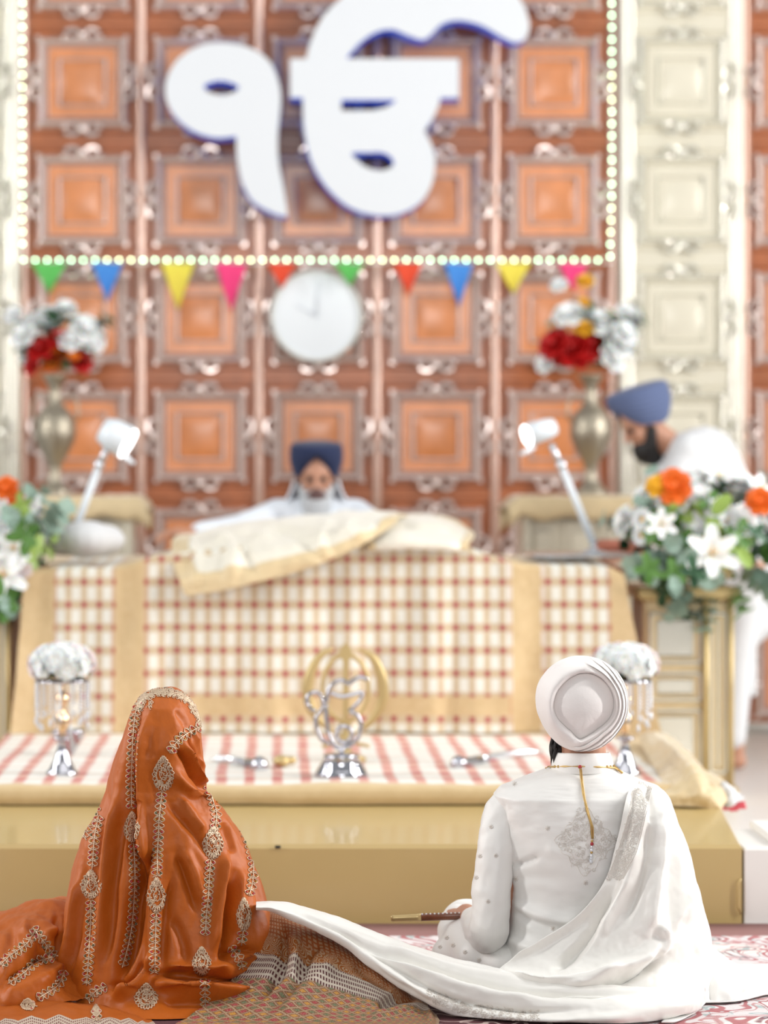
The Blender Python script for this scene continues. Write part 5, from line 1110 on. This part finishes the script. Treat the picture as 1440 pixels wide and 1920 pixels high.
# tone on tone embroidery
M['thread_beige'] = mat('beige_thread', (.72, .66, .60), .5, metal=.15)
M['thread_soft'] = mat('soft_ivory_thread', (.78, .735, .68), .5, metal=.1)
e = Emb([coat], .0006)
for k in range(430):
    u, v = RN.uniform(-1, 1), RN.uniform(-1, 1)
    if abs(u)+abs(v) > 1.0+.1*math.sin(8*math.atan2(u, v)): continue
    e.curl(1098+60*u, 1578+66*v, RN.uniform(3.5, 5.5), RN.random()*6, .9, .0006)
for s_ in (1, .8): e.stroke([(1098+60*s_*math.cos(a)*(abs(math.cos(a))+abs(math.sin(a)))**-1*(1+.06*math.sin(12*a)), 1578+66*s_*math.sin(a)*(abs(math.cos(a))+abs(math.sin(a)))**-1*(1+.06*math.sin(12*a))) for a in np.linspace(0, 2*math.pi, 70)], .0007)
def motif(e, x, y, s_):
    for k in range(8): a = k*math.pi/4; e.stroke([(x, y), (x+s_*math.cos(a), y+s_*math.sin(a))], .0006)
e.mb.build('back_embroidery', M['thread_soft'], coat)
for (x, y) in ((1037, 1741), (1027, 1553), (967, 1648), (965, 1470), (1098, 1655)):
    e = Emb([coat], .0006); motif(e, x, y, 5); motif(e, x, y, 3); e.mb.build('sewn_motif', M['thread_beige'], coat)
e = Emb([sleeve, kn], .0006)
for (x, y) in ((921, 1550), (930, 1604), (900, 1605), (893, 1645), (915, 1690), (838, 1758), (872, 1785), (850, 1772), (898, 1800), (825, 1775), (862, 1810)): motif(e, x, y, 4.5); e.curl(x, y, 4, 0, .9, .0006)
e.mb.build('sleeve_embroidery', M['thread_beige'], sleeve)
e = Emb([collar], .0006)
for k in range(150): e.curl(RN.uniform(1046, 1142), RN.uniform(1412, 1434), RN.uniform(2.5, 4.5), RN.random()*6, .9, .0006)
e.mb.build('collar_embroidery', M['thread_soft'], coat)
e = Emb([shawl], .0006)
L_ = cr(np.array([(1189, 1466), (1180, 1520), (1160, 1590), (1138, 1650)], float), 70); R_ = cr(np.array([(1221, 1474), (1208, 1530), (1190, 1600), (1166, 1648)], float), 70)
for k in range(70):
    (a, b), (c, d) = L_[k], R_[k]
    for q in range(7): f = RN.random(); e.curl(a+(c-a)*f, b+(d-b)*f, RN.uniform(3, 4.5), RN.random()*6, .9, .00065)
for Q in (L_, R_): e.stroke([tuple(p) for p in Q], .0009); e.stroke([(p[0]+2.5, p[1]) for p in Q], .0007)
e.mb.build('shawl_border', M['thread_soft'], shawl)
e = Emb([sash, lowhem], .0006)
for k in range(420):
    x = RN.uniform(800, 1320); lo = np.interp(x, [800, 870, 960, 1060, 1320], [1874, 1902, 1915, 1919, 1919]); y = lo-RN.random()*22
    if x < 1010: e.curl(x, y, RN.uniform(3, 5), RN.random()*6, .9, .00065)
e.stroke([(p[0], p[1]-2) for p in bot[3:8]], .0009)
e.mb.build('shawl_end_border', M['thread_beige'], sash)
# sheathed sword held across the lap
a, b = P(733, 1722, 6.86), P(905, 1716, 6.84); t_ = thing('sheathed_sword', 'sheathed sword with gold tip and brown studded wood in the lap of the groom', 'sword', a)
mb = MB(); m_ = a.lerp(b, .30); mb.tube([m_, a.lerp(b, .6), b, b+Vector((.12, 0, .0))], [.0095, .0095, .0100, .0100], 10, flat=.6); mb.build('sheath', M['wood_sheath'], t_)
mb = MB(); mb.tube([a, a.lerp(b, .02), a.lerp(b, .04), a.lerp(b, .28), a.lerp(b, .33)], [.006, .0085, .0078, .0092, .0105], 10, flat=.6); mb.build('gold_tip', M['brass'], t_)
mb = MB()
for k in range(12): mb.ball(a.lerp(b, .34+.045*k)+Vector((0, -.003, .0085)), .0022, 0, 6, 4)
st = mb.build('stud_row', M['petal_white'], t_)
# ------------------------------------------------------------------ READER behind the altar
RD = 11.8; rk = RD/F; hc = P(593, 893, RD)
rd_ = thing('person', 'person with navy turban, pale beard and white robe seated reading behind the altar', 'person', (hc.x, RD, UZ))
mb = MB(); Rr = Matrix.Rotation(.25, 3, 'X'); head(mb, hc, .98, Rr); nk = hc+Vector((0, .03, -.13)); mb.capsule(hc+Vector((0, .02, -.05)), nk, .055, .055)
sz = nk.z-.045; mb.capsule(Vector((hc.x-.17, RD+.03, sz)), Vector((hc.x+.17, RD+.03, sz)), .055, .055); ct = Vector((hc.x, RD+.03, sz-.1)); hp2 = Vector((hc.x, RD+.05, sz-.46)); mb.capsule(ct, hp2, .13, .13)
for sx, wr in ((-1, P(352, 1002, 11.4)), (1, P(700, 1005, 11.25))):
    s0 = Vector((hc.x+sx*.18, RD+.03, sz)); el = P(450, 990, 11.7) if sx < 0 else P(720, 1000, 11.6); mb.capsule(s0, el, .045, .036); mb.capsule(el, wr, .034, .026); hand(mb, wr, (-1 if sx < 0 else -.3, -.5, .1), (0, 0, 1), 1, .5, sx)
    hip = hp2+Vector((sx*.1, 0, 0)); kne = hp2+Vector((sx*.32, -.28, -.03)); an = hp2+Vector((-sx*.06, -.34, -.06)); mb.capsule(hip, kne, .09, .06); mb.capsule(kne, an, .055, .036); mb.capsule(an, an+Vector((-sx*.13, -.03, -.02)), .033, .022)
remesh(mb.build('body', M['skin'], rd_), .007, 3); eyes(hc, .98, Rr, rd_)
mb = MB(); mb.capsule(Vector((hc.x-.17, RD+.03, sz+.005)), Vector((hc.x+.17, RD+.03, sz+.005)), .075, .075); mb.capsule(ct, hp2, .165, .17); mb.capsule(Vector((hc.x, RD+.04, sz+.04)), ct, .085, .15)
for sx in (-1, 1):
    s0 = Vector((hc.x+sx*.18, RD+.03, sz)); el = P(450, 990, 11.7) if sx < 0 else P(720, 1000, 11.6); wr = P(375, 1000, 11.45) if sx < 0 else P(700, 1005, 11.3); mb.capsule(s0, el, .072, .06); mb.capsule(el, wr, .06, .05); mb.capsule(hp2+Vector((sx*.1, 0, 0)), hp2+Vector((sx*.32, -.26, -.02)), .12, .1)
ro = mb.build('robe', M['bluewhite_cloth'], rd_); remesh(ro, .012, 5)
mb = MB(); mb.bevbox(hc.x-.42, hc.x+.42, RD-.35, RD+.32, UZ+.002, hp2.z-.17, .03); cu = mb.build('seat_cushion', M['white_cloth']); tag(cu, 'white seat block under the person reading behind the altar', 'cushion')
# beard, moustache, white scarf falling from the turban
mb = MB(); mb.ball(hc+Vector((0, -.058, -.105)), (.062, .045, .055)); mb.capsule(hc+Vector((0, -.05, -.12)), hc+Vector((0, -.06, -.25)), .07, .045); mb.capsule(hc+Vector((-.06, -.02, -.05)), hc+Vector((-.03, -.05, -.13)), .02, .03); mb.capsule(hc+Vector((.06, -.02, -.05)), hc+Vector((.03, -.05, -.13)), .02, .03)
brd = remesh(mb.build('beard', M['beard_grey'], rd_), .006, 4)
mb = MB()
for sx in (-1, 1): mb.capsule(hc+Vector((sx*.005, -.125, -.062)), hc+Vector((sx*.042, -.100, -.085)), .012, .008)
mb.ball(hc+Vector((0, -.105, -.088)), (.034, .020, .016)); remesh(mb.build('moustache', M['beard_mous'], brd), .004, 2)
A = []
for v in np.linspace(0, 1, 30):
    row = []
    for u in np.linspace(0, 1, 40):
        a = math.pi*(-.12+1.24*u); spread = .092+.11*v**1.5; row.append((hc.x+spread*math.cos(a)*1.05, hc.y+.03-(.02*v)+(.085+.04*v)*math.sin(a), hc.z-.02-.20*v-.03*math.sin(a)*v))
    A.append(row)
mb = MB(); mb.grid(np.array(A)); solidify(mb.build('neck_scarf', M['bluewhite_cloth'], rd_), .006)
def turban_front(c, R, w0, w1, h, parent, m, peak=.045, layers=6):
    """wrapped turban: wider at the top, lower edge rising to a peak over the brow; faces -Y"""
    nT, nV = 120, 60; A = np.zeros((nV, nT, 3)); th = np.linspace(0, 2*math.pi, nT, endpoint=False)
    for j in range(nV):
        v = j/(nV-1)
        for i, a in enumerate(th):
            fr = max(0, -math.sin(a)); side = abs(math.cos(a)); zb = -.055*side+peak*fr**3*1.0-.03*max(0, math.sin(a))
            if v < .72:
                f = v/.72; z = zb+(h-zb)*f; r = w0+(w1-w0)*f**.8+.012*math.sin(math.pi*f); r += .0035*abs(math.sin(math.pi*layers*(f+.35*abs(math.cos(a))*.6)))
            else:
                f = (v-.72)/.28; z = h+.022*math.sin(f*math.pi/2); r = w1*(math.cos(f*math.pi/2)**.75)+.001
            A[j, i] = Vector(c)+R @ Vector((r*math.cos(a), r*1.12*math.sin(a)+.012, z))
    mb = MB(); mb.grid(A, closed=True); return mb.build('turban', m, parent)
turban_front(hc+Vector((0, 0, .045)), Matrix.Rotation(.12, 3, 'X'), .086, .112, .085, rd_, M['turban_navy'], peak=.045)
# ------------------------------------------------------------------ ATTENDANT leaning over at right
AD = 11.75; at_ = thing('person', 'person in slate blue turban with black beard and white tunic leaning over at right', 'person', (P(1385, 0, AD).x, AD, 0))
hc = P(1207, 792, AD); Ra = Matrix.Rotation(math.radians(-78), 3, 'Z') @ Matrix.Rotation(.60, 3, 'X')
mb = MB(); head(mb, hc, 1.0, Ra); nk = P(1262, 838, AD+.01); mb.capsule(hc+Vector((.03, 0, -.03)), nk, .056, .06)
s1, s2 = P(1295, 848, AD-.16), P(1300, 842, AD+.17); ch = P(1318, 868, AD); hp3 = P(1400, 1065, AD); mb.capsule(s1, s2, .055, .055); mb.capsule(ch, hp3, .12, .12); mb.capsule(nk, ch, .06, .09)
el1, wr1 = P(1232, 975, AD-.22), P(1180, 1030, AD-.40); el2, wr2 = P(1250, 975, AD+.1), P(1190, 1040, AD-.12)
for s0, el, wr, sd in ((s1, el1, wr1, -1), (s2, el2, wr2, 1)): mb.capsule(s0, el, .046, .037); mb.capsule(el, wr, .034, .026); hand(mb, wr, (-1, -.35, -.25), (0, 0, 1), 1.0, .35, sd)
for sx in (-1, 1):
    h_ = hp3+Vector((0, sx*.09, 0)); kx = Vector((P(1376, 0, AD).x, AD+sx*.10, .50)); fx = Vector((P(1364, 0, AD).x+.02, AD+sx*.10, .08)); mb.capsule(h_, kx, .085, .055); mb.capsule(kx, fx, .055, .036); mb.capsule(fx+Vector((.01, 0, -.04)), fx+Vector((-.17, 0, -.05)), .036, .026)
remesh(mb.build('body', M['skin'], at_), .007, 3); eyes(hc, 1.0, Ra, at_)
T3 = lambda x, y, z: hc+Ra @ Vector((x, y, z))
mb = MB(); mb.ball(T3(0, -.06, -.10), (.058, .058, .062)); mb.capsule(T3(0, -.06, -.115), T3(0, -.035, -.185), .056, .030); mb.capsule(T3(-.066, -.005, -.03), T3(-.035, -.05, -.10), .022, .035); mb.capsule(T3(.066, -.005, -.03), T3(.035, -.05, -.10), .022, .035)
remesh(mb.build('beard', M['hair'], at_), .006, 4)
turban_front(T3(0, .01, .045), Ra @ Matrix.Rotation(-.28, 3, 'X'), .090, .122, .095, at_, M['turban_blue'], peak=.03, layers=7)
mb = MB(); mb.capsule(s1, s2, .085, .085); mb.capsule(ch, hp3, .16, .165); mb.capsule(P(1322, 852, AD), P(1372, 985, AD), .125, .16); mb.capsule(nk+Vector((.02, 0, -.01)), ch, .075, .13); mb.capsule(P(1262, 900, AD), P(1262, 1000, AD), .10, .09); mb.capsule(P(1228, 905, AD-.02), P(1215, 1000, AD-.02), .05, .04); mb.capsule(P(1262, 1000, AD), P(1360, 1080, AD), .09, .14)
mb.capsule(s1, el1, .075, .062); mb.capsule(el1, el1.lerp(wr1, .75), .06, .045); mb.capsule(s2, el2, .075, .062); mb.capsule(el2, el2.lerp(wr2, .75), .06, .045)
mb.capsule(hp3, P(1392, 1150, AD), .165, .15)
remesh(mb.build('tunic', M['white_cloth'], at_), .012, 6)
A = ringmesh([(1075, 1345, 1440, .17, AD), (1150, 1355, 1418, .15, AD), (1220, 1368, 1414, .14, AD), (1285, 1380, 1412, .12, AD), (1302, 1386, 1410, .11, AD)], AD, 40, 80); n_ = normals(A, True)
A += n_*(.012*np.sin(np.linspace(0, 2*math.pi, 80, endpoint=False)*11))[None, :, None]*np.linspace(.2, 1, 40)[:, None, None]
mb = MB(); mb.grid(A, closed=True); mb.build('tunic_skirt', M['white_cloth'], at_)
mb = MB()
for sx in (-1, 1): kx = Vector((P(1376, 0, AD).x, AD+sx*.10, .50)); fx = Vector((P(1366, 0, AD).x, AD+sx*.10, .14)); mb.capsule(hp3+Vector((0, sx*.09, -.05)), kx, .10, .075); mb.capsule(kx, fx, .072, .06)
remesh(mb.build('trousers', M['white_cloth'], at_), .012, 4)
mb = MB(); mb.capsule(T3(-.03, .06, -.11), T3(.05, .05, -.17), .03, .035); c_ = mb.build('tunic_collar', M['white_cloth'], at_)
# orange and purple wrapped parcel under the hands
mb = MB(); c = P(1165, 1052, 11.15); mb.bevbox(c.x-.10, c.x+.12, 11.05, 11.3, TZ+.020, TZ+.07, .02); o = mb.build('red_cloth_parcel', mat('brick_red_cloth', (.42, .14, .09), .7)); tag(o, 'small brick red cloth parcel at the hands of the leaning person', 'cloth')
